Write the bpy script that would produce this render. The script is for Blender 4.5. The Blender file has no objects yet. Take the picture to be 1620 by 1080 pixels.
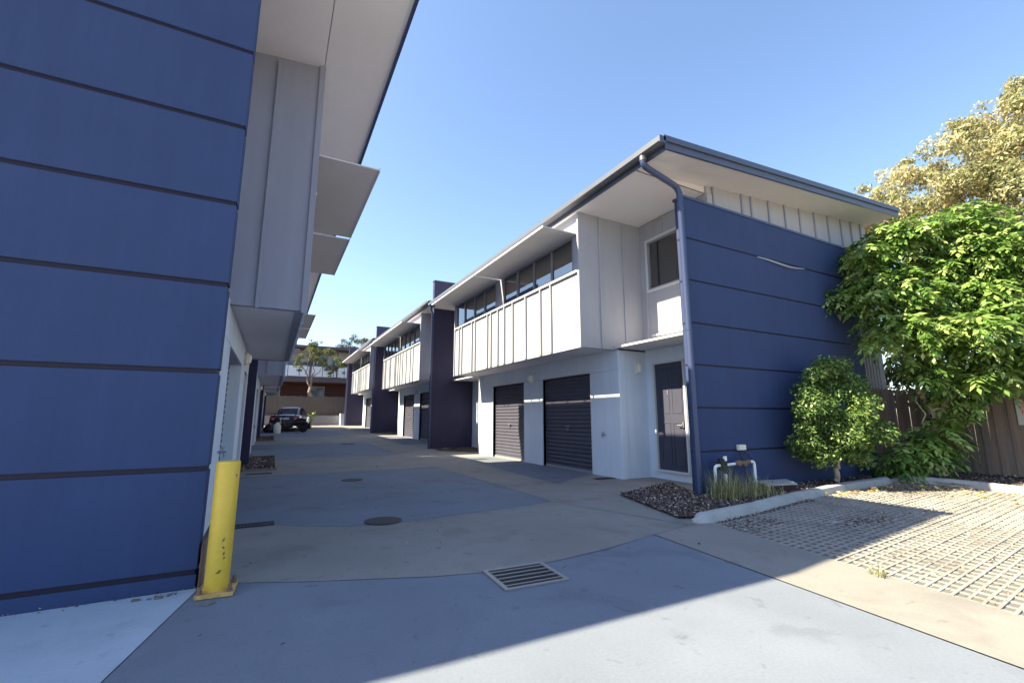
import bpy, math, random
import numpy as np
from mathutils import Vector, Matrix
random.seed(7); np.random.seed(7)
R = math.radians
scene = bpy.context.scene
col = scene.collection

# ------------------------------------------------------------------ camera
cam_d = bpy.data.cameras.new('camera'); cam = bpy.data.objects.new('camera', cam_d); col.objects.link(cam)
cam_d.sensor_width = 36; cam_d.lens = 708 / 1620 * 36; cam_d.clip_start = 0.05; cam_d.clip_end = 3000
cam.location = (0, 0, 1.2)
cam.rotation_euler = (R(90 + 9.62), 0, R(-27.89))
scene.camera = cam

# ------------------------------------------------------------------ sky, sun, exposure
SUN = Vector((-1, .25, 1.0)).normalized()
world = bpy.data.worlds.new('World'); scene.world = world; world.use_nodes = True
wn = world.node_tree.nodes; wl = world.node_tree.links
sky = wn.new('ShaderNodeTexSky'); sky.sky_type = 'NISHITA'; sky.sun_disc = False
sky.sun_elevation = math.asin(SUN.z); sky.sun_rotation = math.atan2(SUN.x, SUN.y)
sky.air_density = 1.0; sky.dust_density = 1.0; sky.ozone_density = 2.5; sky.altitude = 20
wl.new(sky.outputs[0], wn['Background'].inputs[0]); wn['Background'].inputs[1].default_value = 0.055
sun_d = bpy.data.lights.new('sun', 'SUN'); sun_d.energy = 2.95; sun_d.angle = R(0.5); sun_d.color = (1, .87, .6)
sun = bpy.data.objects.new('sun', sun_d); col.objects.link(sun)
sun.rotation_euler = (-SUN).to_track_quat('-Z', 'Y').to_euler(); sun.location = (-20, 5, 25)
vs = scene.view_settings
vs.view_transform = 'Standard'; vs.look = 'None'; vs.gamma = 1; vs.use_curve_mapping = False; vs.exposure = 2.68

# ------------------------------------------------------------------ materials
MATS = {}
def mat(name, c, rough=.8, var=.08, vs_=3.0, fine=0., fs=60., bump=0., bs=80., spec=.3, metal=0., streak=None, coat=0., grime=0., spots=0.):
    """painted / cast surface: base colour, broad uneven wear, fine grain, fine relief"""
    if name in MATS: return MATS[name]
    m = bpy.data.materials.new(name); m.use_nodes = True; MATS[name] = m
    n = m.node_tree.nodes; l = m.node_tree.links; b = n['Principled BSDF']
    b.inputs['Roughness'].default_value = rough; b.inputs['Specular IOR Level'].default_value = spec
    b.inputs['Metallic'].default_value = metal; b.inputs['Coat Weight'].default_value = coat
    geo = n.new('ShaderNodeNewGeometry')
    vec = geo.outputs['Position']
    if streak:
        mp = n.new('ShaderNodeVectorMath'); mp.operation = 'MULTIPLY'; mp.inputs[1].default_value = streak
        l.new(vec, mp.inputs[0]); vec = mp.outputs[0]
    t = n.new('ShaderNodeTexNoise'); t.inputs['Scale'].default_value = vs_; t.inputs['Detail'].default_value = 6; t.inputs['Roughness'].default_value = .62
    l.new(vec, t.inputs['Vector'])
    t2 = n.new('ShaderNodeTexNoise'); t2.inputs['Scale'].default_value = fs; t2.inputs['Detail'].default_value = 3
    l.new(vec, t2.inputs['Vector'])
    mr = n.new('ShaderNodeMapRange'); mr.inputs[1].default_value = .25; mr.inputs[2].default_value = .75
    mr.inputs[3].default_value = 1 - var; mr.inputs[4].default_value = 1 + var; l.new(t.outputs[0], mr.inputs[0])
    mr2 = n.new('ShaderNodeMapRange'); mr2.inputs[1].default_value = .25; mr2.inputs[2].default_value = .75
    mr2.inputs[3].default_value = 1 - fine; mr2.inputs[4].default_value = 1 + fine; l.new(t2.outputs[0], mr2.inputs[0])
    mu = n.new('ShaderNodeMath'); mu.operation = 'MULTIPLY'; l.new(mr.outputs[0], mu.inputs[0]); l.new(mr2.outputs[0], mu.inputs[1])
    def times(src):
        k = n.new('ShaderNodeMath'); k.operation = 'MULTIPLY'; l.new(mu_out[0], k.inputs[0]); l.new(src, k.inputs[1]); mu_out[0] = k.outputs[0]
    mu_out = [mu.outputs[0]]
    if grime:      # rain streaks running down the face
        sv = n.new('ShaderNodeVectorMath'); sv.operation = 'MULTIPLY'; sv.inputs[1].default_value = (5, 5, .35); l.new(geo.outputs['Position'], sv.inputs[0])
        tg = n.new('ShaderNodeTexNoise'); tg.inputs['Scale'].default_value = 1.6; tg.inputs['Detail'].default_value = 7; tg.inputs['Roughness'].default_value = .7; l.new(sv.outputs[0], tg.inputs['Vector'])
        rg = n.new('ShaderNodeMapRange'); rg.inputs[1].default_value = .3; rg.inputs[2].default_value = .7; rg.inputs[3].default_value = 1 - grime; rg.inputs[4].default_value = 1 + grime * .5; l.new(tg.outputs[0], rg.inputs[0]); times(rg.outputs[0])
    if spots:      # blotches, drips and pits of a used slab
        for sc_, lo, hi, am in ((1.7, .56, .66, .8), (7., .63, .7, 1.1), (38., .68, .74, 1.6)):
            tg = n.new('ShaderNodeTexNoise'); tg.inputs['Scale'].default_value = sc_; tg.inputs['Detail'].default_value = 5; tg.inputs['Distortion'].default_value = .6; l.new(geo.outputs['Position'], tg.inputs['Vector'])
            rg = n.new('ShaderNodeMapRange'); rg.inputs[1].default_value = lo; rg.inputs[2].default_value = hi; rg.inputs[3].default_value = 1; rg.inputs[4].default_value = max(0, 1 - spots * am); l.new(tg.outputs[0], rg.inputs[0]); times(rg.outputs[0])
    vm = n.new('ShaderNodeVectorMath'); vm.operation = 'SCALE'; vm.inputs[0].default_value = c
    l.new(mu_out[0], vm.inputs['Scale']); l.new(vm.outputs[0], b.inputs['Base Color'])
    if bump:
        t3 = n.new('ShaderNodeTexNoise'); t3.inputs['Scale'].default_value = bs; t3.inputs['Detail'].default_value = 4
        l.new(geo.outputs['Position'], t3.inputs['Vector'])
        bp = n.new('ShaderNodeBump'); bp.inputs['Strength'].default_value = bump; bp.inputs['Distance'].default_value = .01
        l.new(t3.outputs[0], bp.inputs['Height']); l.new(bp.outputs[0], b.inputs['Normal'])
    return m

def leaf_mat(name, cols, trans=.35, rough=.45, spec=.35):
    m = bpy.data.materials.new(name); m.use_nodes = True; MATS[name] = m
    n = m.node_tree.nodes; l = m.node_tree.links; b = n['Principled BSDF']
    at = n.new('ShaderNodeAttribute'); at.attribute_name = 'tone'
    cr = n.new('ShaderNodeValToRGB')
    while len(cr.color_ramp.elements) < len(cols): cr.color_ramp.elements.new(.5)
    for i, c in enumerate(cols):
        e = cr.color_ramp.elements[i]; e.position = i / (len(cols) - 1); e.color = (*c, 1)
    l.new(at.outputs['Fac'], cr.inputs[0]); l.new(cr.outputs[0], b.inputs['Base Color'])
    b.inputs['Roughness'].default_value = rough; b.inputs['Specular IOR Level'].default_value = spec
    tr = n.new('ShaderNodeBsdfTranslucent'); l.new(cr.outputs[0], tr.inputs[0])
    mx = n.new('ShaderNodeMixShader'); mx.inputs[0].default_value = trans
    l.new(b.outputs[0], mx.inputs[1]); l.new(tr.outputs[0], mx.inputs[2]); l.new(mx.outputs[0], n['Material Output'].inputs[0])
    return m

def glass_mat(name, tint, rough=.02):
    m = bpy.data.materials.new(name); m.use_nodes = True; MATS[name] = m
    n = m.node_tree.nodes; l = m.node_tree.links
    n.remove(n['Principled BSDF'])
    t = n.new('ShaderNodeBsdfTransparent'); t.inputs[0].default_value = (*tint, 1)
    g = n.new('ShaderNodeBsdfGlossy'); g.inputs['Roughness'].default_value = rough
    f = n.new('ShaderNodeFresnel'); f.inputs[0].default_value = 1.6
    ad = n.new('ShaderNodeMath'); ad.operation = 'ADD'; ad.inputs[1].default_value = .2; l.new(f.outputs[0], ad.inputs[0])
    mx = n.new('ShaderNodeMixShader'); l.new(ad.outputs[0], mx.inputs[0]); l.new(t.outputs[0], mx.inputs[1]); l.new(g.outputs[0], mx.inputs[2])
    l.new(mx.outputs[0], n['Material Output'].inputs[0])
    return m

BLUE = mat('blue_render', (0.032, 0.053, 0.132), .75, .07, 1.6, .05, 90, .25, 220, spec=.25, grime=.09)
BLUEGROOVE = mat('joint_strip', (0.016, 0.013, 0.03), .6, .1)
SLATE = mat('slate_render', (0.04, 0.037, 0.078), .8, .08, 1.6, .06, 90, .3, 220, grime=.12)
NAVY = mat('navy_metal', (0.036, 0.052, 0.125), .42, .06, 4, spec=.5)
FASC = mat('dark_fascia', (0.0561, 0.0693, 0.109), .4, .08, 4, spec=.5)
GUT = mat('gutter_metal', (0.099, 0.107, 0.127), .4, .06, 4, spec=.5)
WHITE = mat('white_render', (0.6, 0.67, 0.78), .85, .05, 1.3, .04, 90, .25, 220, grime=.07)
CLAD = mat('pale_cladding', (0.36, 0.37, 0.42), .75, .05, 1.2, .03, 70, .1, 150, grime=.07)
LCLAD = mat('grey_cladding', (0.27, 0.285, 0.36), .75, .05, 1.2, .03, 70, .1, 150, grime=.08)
SOFF = mat('soffit_sheet', (0.68, 0.66, 0.7), .85, .04, .8, .02, 50, grime=.03)
AWN = mat('awning_sheet', (0.6, 0.59, 0.62), .7, .05, 2)
ROLL = mat('roller_steel', (0.068, 0.068, 0.098), .5, .1, 3, .04, 30, spec=.35)
TRIM = mat('pale_trim', (0.561, 0.577, 0.61), .6, .04)
FRAME = mat('window_aluminium', (0.238, 0.247, 0.287), .4, .05, spec=.5)
DOORM = mat('dark_door', (0.052, 0.055, 0.085), .45, .08, 5, spec=.4)
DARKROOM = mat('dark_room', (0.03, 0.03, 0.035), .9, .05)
BLIND = mat('blind_fabric', (0.8, 0.79, 0.76), .9, .04)
GLASS = glass_mat('window_glass', (.85, .87, .9))
ROOF = mat('roof_sheet', (0.4, 0.4, 0.42), .5, .06)
GREYC = mat('grey_concrete', (0.155, 0.18, 0.226), .88, .12, .9, .07, 55, .25, 160, spots=.17)
GREYC2 = mat('grey_concrete_pad', (0.135, 0.152, 0.19), .88, .16, .9, .07, 55, .25, 160, spots=.2)
BEIGE = mat('beige_concrete', (0.222, 0.213, 0.203), .9, .14, .9, .07, 55, .25, 160, spots=.17)
PALEC = mat('pale_concrete', (0.36, 0.43, 0.5), .9, .1, 1.2, .06, 55, .2, 160, spots=.14)
JOINT = mat('joint_filler', (0.13, 0.125, 0.115), .95, .1)
KERB = mat('kerb_concrete', (0.36, 0.37, 0.365), .9, .16, 3, .08, 50, .3, 120, spots=.25)
GROUND = mat('bare_ground', (0.264, 0.214, 0.165), .95, .2, 1, .1, 40)
GRAVEL = mat('gravel_bed', (0.29, 0.245, 0.21), .95, .3, 6, .35, 70, .6, 60)
PAVER = mat('paver_concrete', (0.27, 0.26, 0.245), .9, .15, 2, .12, 50, .3, 120, spots=.25)
MULCH = mat('bark_mulch', (0.066, 0.0462, 0.0413), .95, .35, 9, .3, 60, .6, 60)
CHIP = mat('mulch_chip', (0.264, 0.19, 0.157), .9, .5, 25, .2, 90)
YELLOW = mat('yellow_paint', (0.66, 0.43, 0.04), .42, .08, 6, .05, 40, .05, 60, spec=.5)
RUST = mat('rusty_plate', (0.528, 0.33, 0.116), .8, .3, 20, .2, 60)
BOLT = mat('bolt_steel', (0.198, 0.124, 0.0825), .7, .2, 30)
IRON = mat('cast_iron', (0.0396, 0.0347, 0.0396), .7, .2, 30, .2, 80, .5, 90)
GALV = mat('galvanised', (0.264, 0.281, 0.314), .45, .1, 20, metal=.6)
PVC = mat('white_pvc', (0.8, 0.8, 0.78), .4, .04)
BLACKP = mat('black_plastic', (0.02, 0.02, 0.022), .5, .05)
GREYP = mat('grey_plastic', (0.693, 0.66, 0.561), .6, .05)
BRICK = mat('red_brick', (0.06, 0.026, 0.026), .9, .15, 5)
PALING = [mat('weathered_paling_%d' % i, c, .9, .22, 2.5, .15, 40, .3, 60, streak=(8, 8, .5)) for i, c in
          enumerate([(.22, .165, .135), (.19, .15, .128), (.25, .19, .155), (.165, .135, .118)])]
FARPAL = mat('far_paling', (0.135, 0.115, 0.1), .9, .28, 3, .1, 20, streak=(6, 6, .3))
BARK = mat('bark', (0.24, 0.19, 0.15), .95, .3, 12, .2, 60, .6, 40, streak=(3, 3, 1))
BARK2 = mat('pale_bark', (0.528, 0.429, 0.33), .95, .3, 8, .2, 60)
LEAF_T = leaf_mat('bright_leaf', [(.045, .11, .02), (.12, .23, .04), (.23, .35, .085), (.33, .43, .14)], .32, .42, .4)
LEAF_S = leaf_mat('shrub_leaf', [(.028, .07, .02), (.065, .14, .032), (.145, .23, .055), (.24, .31, .09)], .25, .42, .4)
LEAF_Y = leaf_mat('autumn_leaf', [(.11, .14, .06), (.26, .27, .13), (.46, .42, .23), (.64, .57, .36)], .4, .6, .2)
LEAF_B = leaf_mat('olive_leaf', [(0.0525, 0.07, 0.0262), (0.105, 0.123, 0.0438), (0.193, 0.193, 0.0788)], .3, .6, .2)
LEAF_D = leaf_mat('dark_leaf', [(0.035, 0.0525, 0.0262), (0.07, 0.0875, 0.0438), (0.14, 0.14, 0.0788)], .25, .6, .2)
BLADE = leaf_mat('grass_blade', [(0.123, 0.149, 0.07), (0.28, 0.298, 0.14), (0.525, 0.438, 0.245)], .25, .6, .2)
DRY = leaf_mat('dry_leaf', [(0.35, 0.21, 0.07), (0.7, 0.473, 0.123), (0.8, 0.7, 0.21)], .2, .7, .2)

# ------------------------------------------------------------------ helpers
def gz(y): return max(0., .022 * (y - 14))
def tag(o, label=None, cat=None, group=None, kind=None):
    if label: o['label'] = label
    if cat: o['category'] = cat
    if group: o['group'] = group
    if kind: o['kind'] = kind
    return o
def root_of(o):
    while o.parent: o = o.parent
    return o
def empty(name, loc, label=None, cat=None, group=None):
    o = bpy.data.objects.new(name, None); o.empty_display_size = .2; o.location = loc; col.objects.link(o)
    return tag(o, label, cat, group)
def place(me, name, parent, loc=None, rot=None, scale=None):
    """another object on shared mesh data; loc is in world coordinates of the unrotated thing"""
    o = bpy.data.objects.new(name, me); col.objects.link(o)
    if parent:
        o.parent = parent
        if loc is not None: o.location = Vector(loc) - root_of(parent).location
    elif loc is not None: o.location = loc
    if rot: o.rotation_euler = rot
    if scale: o.scale = scale
    return o

class MB:
    def __init__(s): s.v = []; s.f = []
    def add(s, vs_, fs_):
        k = len(s.v); s.v += [tuple(p) for p in vs_]; s.f += [tuple(i + k for i in f) for f in fs_]; return s
    def box(s, x0, x1, y0, y1, z0, z1):
        if x0 > x1: x0, x1 = x1, x0
        if y0 > y1: y0, y1 = y1, y0
        return s.add([(x0, y0, z0), (x1, y0, z0), (x1, y1, z0), (x0, y1, z0), (x0, y0, z1), (x1, y0, z1), (x1, y1, z1), (x0, y1, z1)],
                     [(3, 2, 1, 0), (4, 5, 6, 7), (0, 1, 5, 4), (1, 2, 6, 5), (2, 3, 7, 6), (3, 0, 4, 7)])
    def prism(s, poly, d0, d1, axis='z'):
        """extrude a polygon; axis z: poly in xy, y: poly in xz, x: poly in yz; d0/d1 may be functions of the point"""
        def P(p, d):
            d = d(p) if callable(d) else d
            return (p[0], p[1], d) if axis == 'z' else (p[0], d, p[1]) if axis == 'y' else (d, p[0], p[1])
        n = len(poly)
        vs_ = [P(p, d0) for p in poly] + [P(p, d1) for p in poly]
        fs_ = [tuple(range(n - 1, -1, -1)), tuple(range(n, 2 * n))] + [(i, (i + 1) % n, n + (i + 1) % n, n + i) for i in range(n)]
        return s.add(vs_, fs_)
    def cyl(s, a, b, r0, r1=None, n=12, cap=True):
        a = Vector(a); b = Vector(b); r1 = r0 if r1 is None else r1
        d = (b - a).normalized(); u = d.orthogonal().normalized(); w = d.cross(u)
        vs_ = []
        for c, r in ((a, r0), (b, r1)):
            for i in range(n):
                t = 2 * math.pi * i / n; vs_.append(c + (u * math.cos(t) + w * math.sin(t)) * r)
        fs_ = [(i, (i + 1) % n, n + (i + 1) % n, n + i) for i in range(n)]
        if cap: fs_ += [tuple(range(n - 1, -1, -1)), tuple(range(n, 2 * n))]
        return s.add(vs_, fs_)
    def tube(s, pts, rad, n=10):
        pts = [Vector(p) for p in pts]; rr = rad if isinstance(rad, (list, tuple)) else [rad] * len(pts)
        vs_ = []; u = None
        for k, p in enumerate(pts):
            d = (pts[min(k + 1, len(pts) - 1)] - pts[max(k - 1, 0)]).normalized()
            u = d.orthogonal().normalized() if u is None else (u - d * u.dot(d)).normalized()
            w = d.cross(u)
            for i in range(n):
                t = 2 * math.pi * i / n; vs_.append(p + (u * math.cos(t) + w * math.sin(t)) * rr[k])
        fs_ = []
        for k in range(len(pts) - 1):
            for i in range(n):
                fs_.append((k * n + i, k * n + (i + 1) % n, (k + 1) * n + (i + 1) % n, (k + 1) * n + i))
        m = (len(pts) - 1) * n
        fs_ += [tuple(range(n - 1, -1, -1)), tuple(range(m, m + n))]
        return s.add(vs_, fs_)
    def lathe(s, prof, c, n=20, axis='z'):
        vs_ = []
        for r, h in prof:
            for i in range(n):
                t = 2 * math.pi * i / n; x, y = r * math.cos(t), r * math.sin(t)
                q = (x, y, h) if axis == 'z' else (h, x, y) if axis == 'x' else (x, h, y)
                vs_.append((c[0] + q[0], c[1] + q[1], c[2] + q[2]))
        fs_ = [(k * n + i, k * n + (i + 1) % n, (k + 1) * n + (i + 1) % n, (k + 1) * n + i) for k in range(len(prof) - 1) for i in range(n)]
        m = (len(prof) - 1) * n
        fs_ += [tuple(range(n - 1, -1, -1)), tuple(range(m, m + n))]
        return s.add(vs_, fs_)
    def mesh(s, name, m, origin=(0, 0, 0), smooth=False):
        me = bpy.data.meshes.new(name); o = Vector(origin)
        me.from_pydata([tuple(Vector(p) - o) for p in s.v], [], s.f); me.materials.append(m)
        if smooth:
            for p in me.polygons: p.use_smooth = True
            try: me.set_sharp_from_angle(angle=R(40))
            except Exception: pass
        me.update(); return me
    def build(s, name, m, parent=None, bevel=0., smooth=False, origin=None):
        og = Vector(root_of(parent).location) if parent else Vector(origin or (0, 0, 0))
        o = bpy.data.objects.new(name, s.mesh(name, m, og, smooth)); col.objects.link(o)
        if parent: o.parent = parent
        else: o.location = og
        if bevel:
            b = o.modifiers.new('bevel', 'BEVEL'); b.width = bevel; b.segments = 2; b.limit_method = 'ANGLE'; b.angle_limit = R(40)
        return o
def box(name, m, parent, x0, x1, y0, y1, z0, z1, bevel=0.): return MB().box(x0, x1, y0, y1, z0, z1).build(name, m, parent, bevel)

def quads_object(name, V, tone, m, parent=None, origin=(0, 0, 0)):
    """V: (n,4,3) quads with one tone value per quad"""
    n = len(V); me = bpy.data.meshes.new(name); o = Vector(root_of(parent).location) if parent else Vector(origin)
    me.vertices.add(n * 4); me.vertices.foreach_set('co', (V.reshape(-1, 3) - np.array(o)).ravel().astype(np.float32))
    me.loops.add(n * 4); me.loops.foreach_set('vertex_index', np.arange(n * 4, dtype=np.int32))
    me.polygons.add(n); me.polygons.foreach_set('loop_start', np.arange(0, n * 4, 4, dtype=np.int32))
    try: me.polygons.foreach_set('loop_total', np.full(n, 4, dtype=np.int32))
    except Exception: pass
    me.update(calc_edges=True); me.validate()
    a = me.attributes.new('tone', 'FLOAT', 'FACE'); a.data.foreach_set('value', np.asarray(tone, dtype=np.float32))
    me.materials.append(m)
    ob = bpy.data.objects.new(name, me); col.objects.link(ob)
    if parent: ob.parent = parent
    else: ob.location = o
    return ob
def unit(a): return a / (np.linalg.norm(a, axis=-1, keepdims=True) + 1e-9)
def leaf_quads(P, D, N, L, W):
    """rhombic folded leaf from base P along D with normal N"""
    S = unit(np.cross(D, N)); L = L[:, None]; W = W[:, None]
    return np.stack([P, P + D * L * .45 + S * W * .5, P + D * L + N * (-.12) * L, P + D * L * .45 - S * W * .5], axis=1)
def clump_points(clumps, n, shell=.55):
    r = np.array([c[3] for c in clumps]); w = r ** 2; w /= w.sum()
    idx = np.random.choice(len(clumps), n, p=w)
    d = unit(np.random.normal(size=(n, 3))); rad = (shell + (1 - shell) * np.random.rand(n) ** .6)
    fl = np.array([(c[4] if len(c) > 4 else .75) for c in clumps])[idx]
    C = np.array([c[:3] for c in clumps])[idx]
    off = d * (rad * r[idx])[:, None]; off[:, 2] *= fl
    return C + off, d
def sub(clumps, k, f=.42):
    out = []
    for c in clumps:
        for _ in range(k):
            d = unit(np.random.normal(size=3)); r = c[3]
            out.append((c[0] + d[0] * r * .8, c[1] + d[1] * r * .8, c[2] + d[2] * r * .65, r * f * random.uniform(.6, 1.25)))
    return out
def simple_leaves(clumps, n, L, W, shell=.5, droop=.3):
    P, d = clump_points(clumps, n, shell)
    N = unit(d * .6 + np.random.normal(size=(n, 3)) * .6 + np.array([0, 0, .7]))
    D = unit(np.cross(N, np.random.normal(size=(n, 3)))); D[:, 2] -= droop; D = unit(D); N = unit(N - D * (N * D).sum(1, keepdims=True))
    l = L * (.6 + .8 * np.random.rand(n)); return leaf_quads(P, D, N, l, l * W)
def compound_leaves(clumps, n, L, k=9, shell=.55, droop=.45, ll=.38, lw=.42):
    """drooping fronds: a rachis leaving the clump outwards, paired leaflets along it"""
    P, d = clump_points(clumps, n, shell)
    H = d + np.random.normal(size=(n, 3)) * .35; H[:, 2] *= .4; H = unit(H)
    Q = []; T = []
    rl = L * (.7 + .6 * np.random.rand(n)); tone = np.random.rand(n)
    Z = np.array([0, 0, 1.])
    for j in range(k):
        s = .25 + .75 * (j // 2) / max(1, (k - 1) // 2)
        base = P + H * (rl * s * .8)[:, None] - Z * (rl * droop * s * s)[:, None] + Z * (rl * .25 * s)[:, None]
        S = unit(np.cross(H, Z)); side = 0 if j == k - 1 else (1 if j % 2 else -1)
        D = unit(H * (.55 if side else 1) + S * side * .8 - Z * (.15 + .55 * s) + np.random.normal(size=(n, 3)) * .14)
        N = unit(Z + H * .5 * s + np.random.normal(size=(n, 3)) * .45); N = unit(N - D * (N * D).sum(1, keepdims=True))
        l = rl * ll * (.8 + .5 * np.random.rand(n)); Q.append(leaf_quads(base, D, N, l, l * lw)); T.append(np.clip(tone + np.random.normal(size=n) * .15, 0, 1))
    return np.concatenate(Q), np.concatenate(T)
def limb(mb, a, b, r0, r1, wob=.06, n=6):
    a = Vector(a); b = Vector(b); pts = []
    L = (b - a).length
    for i in range(n + 1):
        t = i / n; q = a.lerp(b, t)
        if 0 < i < n: q += Vector((random.uniform(-1, 1), random.uniform(-1, 1), random.uniform(-.5, .5))) * wob * L
        pts.append(q)
    mb.tube(pts, [r0 + (r1 - r0) * i / n for i in range(n + 1)], 8)
    return pts

# ------------------------------------------------------------------ ground, driveway, pavers
def sheet(name, poly, m, off, parent=None, kind=None):
    """flat piece of ground following the fall of the driveway"""
    b = MB(); n = len(poly); b.add([(x, y, gz(y) + off) for x, y in poly], [tuple(range(n))])
    o = b.build(name, m, parent)
    if kind: o['kind'] = kind
    return o
g = MB()
ys = [-400, 14, 40.1]
for a, b_ in zip(ys, ys[1:]):
    g.add([(-400, a, gz(a) - .06), (400, a, gz(a) - .06), (400, b_, gz(b_) - .06), (-400, b_, gz(b_) - .06)], [(0, 1, 2, 3)])
tag(g.build('ground', GROUND), kind='structure')
tag(MB().add([(-400, 40.3, 1.3), (400, 40.3, 1.3), (400, 900, 1.3), (-400, 900, 1.3)], [(0, 1, 2, 3)]).build('upper_ground', GROUND), kind='structure')
drive = MB()
for a, b_ in ((-6, 14), (14, 40)):
    drive.add([(-14, a, gz(a) - .012), (7.2, a, gz(a) - .012), (7.2, b_, gz(b_) - .012), (-14, b_, gz(b_) - .012)], [(0, 1, 2, 3)])
drive = tag(drive.build('driveway', JOINT), kind='structure')
C1 = [(-.38, 4.2), (-.15, 4.09), (.3, 3.88), (.81, 3.68), (1.2, 3.53), (1.57, 3.44), (1.95, 3.41), (2.29, 3.42), (2.8, 3.48), (3.61, 3.66)]
C2 = [(-.52, 6.2), (.11, 6.0), (.53, 5.7), (.85, 5.53), (1.17, 5.45), (1.6, 5.45), (1.97, 5.5), (2.88, 5.6), (3.685, 5.71)]
j = .0035
def inset(poly, d=j):
    c = np.mean(poly, axis=0); return [(x + d * np.sign(c[0] - x), y + d * np.sign(c[1] - y)) for x, y in poly]
def slab(poly, m): return sheet('concrete_slab', inset(poly), m, 0, drive)
slab([(-.36, 4.1), (-.6, 2.9), (-1.2, 0), (-1.8, -4), (2.75, -4), (3.31, .96), (3.605, 3.66)] + [(x, y - .004) for x, y in C1[::-1][1:-1]], GREYC)
slab([(-13, 4.1), (-13, -4), (-1.8, -4), (-1.2, 0), (-.6, 2.9), (-.36, 4.1)], PALEC)
slab(C1 + [(4.27, 3.79)] + C2[::-1], BEIGE)
slab([(2.76, -4), (3.5, -4), (4.16, 1.17), (4.59, 3.79), (4.28, 3.79), (3.615, 3.66), (3.32, .96)], BEIGE)
slab([(3.69, 5.7), (4.28, 3.8), (4.6, 3.8), (5.9, 5.0), (7.1, 5.0), (7.1, 14), (3.69, 14)], BEIGE)
slab([(3.69, 14), (7.1, 14), (7.1, 25), (3.69, 25)], BEIGE)
slab([(3.69, 25), (7.1, 25), (7.1, 40), (3.69, 40)], BEIGE)
slab([(x, y + .004) for x, y in C2] + [(3.685, 10.95), (-.8, 10.95), (-.8, 6.25)], GREYC)
for y0, y1, m in ((10.95, 14, BEIGE), (14, 14.75, BEIGE), (14.75, 20.5, GREYC), (20.5, 25, BEIGE), (25, 31.2, GREYC), (31.2, 40, BEIGE)):
    slab([(-1.2, y0), (3.685, y0), (3.685, y1), (-1.2, y1)], m)
for oy in (0, 11.13, 22.26):
    if oy == 0: sheet('concrete_slab', [(4.72, 7.1), (5.2, 7.45), (6.19, 7.95), (6.19, 10.1), (6.1, 13.1), (5.2, 13.1), (4.8, 9.4)], GREYC2, .004, drive)
    else: sheet('concrete_slab', [(4.8, 7.6 + oy), (6.19, 7.6 + oy), (6.19, 13.2 + oy), (4.8, 13.2 + oy)], GREYC2, .004, drive)

# parking bay of open concrete pavers filled with gravel
bay = tag(MB().add([(3.4, -5, -.018), (12.5, -5, -.018), (12.5, 5.2, -.018), (4.3, 5.2, -.018)], [(0, 1, 2, 3)]).build('parking_bay', GRAVEL), kind='structure')
lat = MB(); sk = .055
def bay_left(y): return 4.60 + (y - 3.79) * .164 if y < 3.79 else 4.6 + (y - 3.79) * 1.2
dy = .078; dx = .125
y = -3.0; row = 0
while y < 3.95:
    xl = bay_left(y) + .01; xr = 10.7 - max(0, (y - 2.4)) * 1.3
    zt = -.004 + random.uniform(-.003, .002)
    def Y(x, yy): return yy + .09 * (x - 4.2)
    n = 16
    for i in range(n):
        xa = xl + (xr - xl) * i / n; xb = xl + (xr - xl) * (i + 1) / n - .003; w = .013
        z1 = zt + random.uniform(-.002, .002)
        lat.add([(xa, Y(xa, y) - w, -.03), (xb, Y(xb, y) - w, -.03), (xb, Y(xb, y) + w, -.03), (xa, Y(xa, y) + w, -.03),
                 (xa, Y(xa, y) - w * .8, z1), (xb, Y(xb, y) - w * .8, z1), (xb, Y(xb, y) + w * .8, z1), (xa, Y(xa, y) + w * .8, z1)],
                [(4, 5, 6, 7), (0, 1, 5, 4), (1, 2, 6, 5), (2, 3, 7, 6), (3, 0, 4, 7)])
    x = xl + .02
    while x < xr:
        w = .017; z1 = -.006 + random.uniform(-.004, .002); ya = Y(x, y) + .009; yb = Y(x, y + dy) - .009
        lat.add([(x - w, ya, z1), (x + w, ya, z1), (x + w, yb, z1), (x - w, yb, z1), (x - w, ya, -.03), (x + w, ya, -.03), (x + w, yb, -.03), (x - w, yb, -.03)],
                [(0, 1, 2, 3), (0, 3, 7, 4), (1, 5, 6, 2)])
        x += dx
    y += dy; row += 1
tag(lat.build('paver_lattice', PAVER, bay), kind='stuff')

def chips(name, poly_fn, n, m, z, size, parent=None, label=None, cat=None, tone=None, flat=.5, mat_leaf=False):
    """loose chips scattered over an area given by a sampler"""
    P = np.array([poly_fn() for _ in range(n)])
    P = np.column_stack([P[:, :2], np.array([gz(p[1]) for p in P]) + z + np.random.rand(n) * .012 + (P[:, 2] if P.shape[1] > 2 else 0)])
    D = unit(np.random.normal(size=(n, 3)) * np.array([1, 1, flat * .6])); N = unit(np.random.normal(size=(n, 3)) * .5 + np.array([0, 0, 1.]))
    N = unit(N - D * (N * D).sum(1, keepdims=True)); l = size * (.4 + 1.1 * np.random.rand(n))
    V = leaf_quads(P, D, N, l, l * (.35 + .4 * np.random.rand(n)))
    o = quads_object(name, V, np.random.rand(n), m, parent); o['kind'] = 'stuff'
    if label: tag(o, label, cat)
    return o
CHIPM = leaf_mat('bark_chips', [(0.0262, 0.0192, 0.0175), (0.0875, 0.0648, 0.056), (0.193, 0.149, 0.131), (0.525, 0.455, 0.42)], 0, .9, .1)
STONE = leaf_mat('gravel_chips', [(0.123, 0.0963, 0.0788), (0.28, 0.228, 0.184), (0.455, 0.385, 0.315)], 0, .9, .1)
chips('bay_gravel', lambda: (lambda y_: (random.uniform(bay_left(y_), 11), y_))(random.uniform(-.5, 4.2)), 18000, STONE, -.021, .028, bay)

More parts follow.
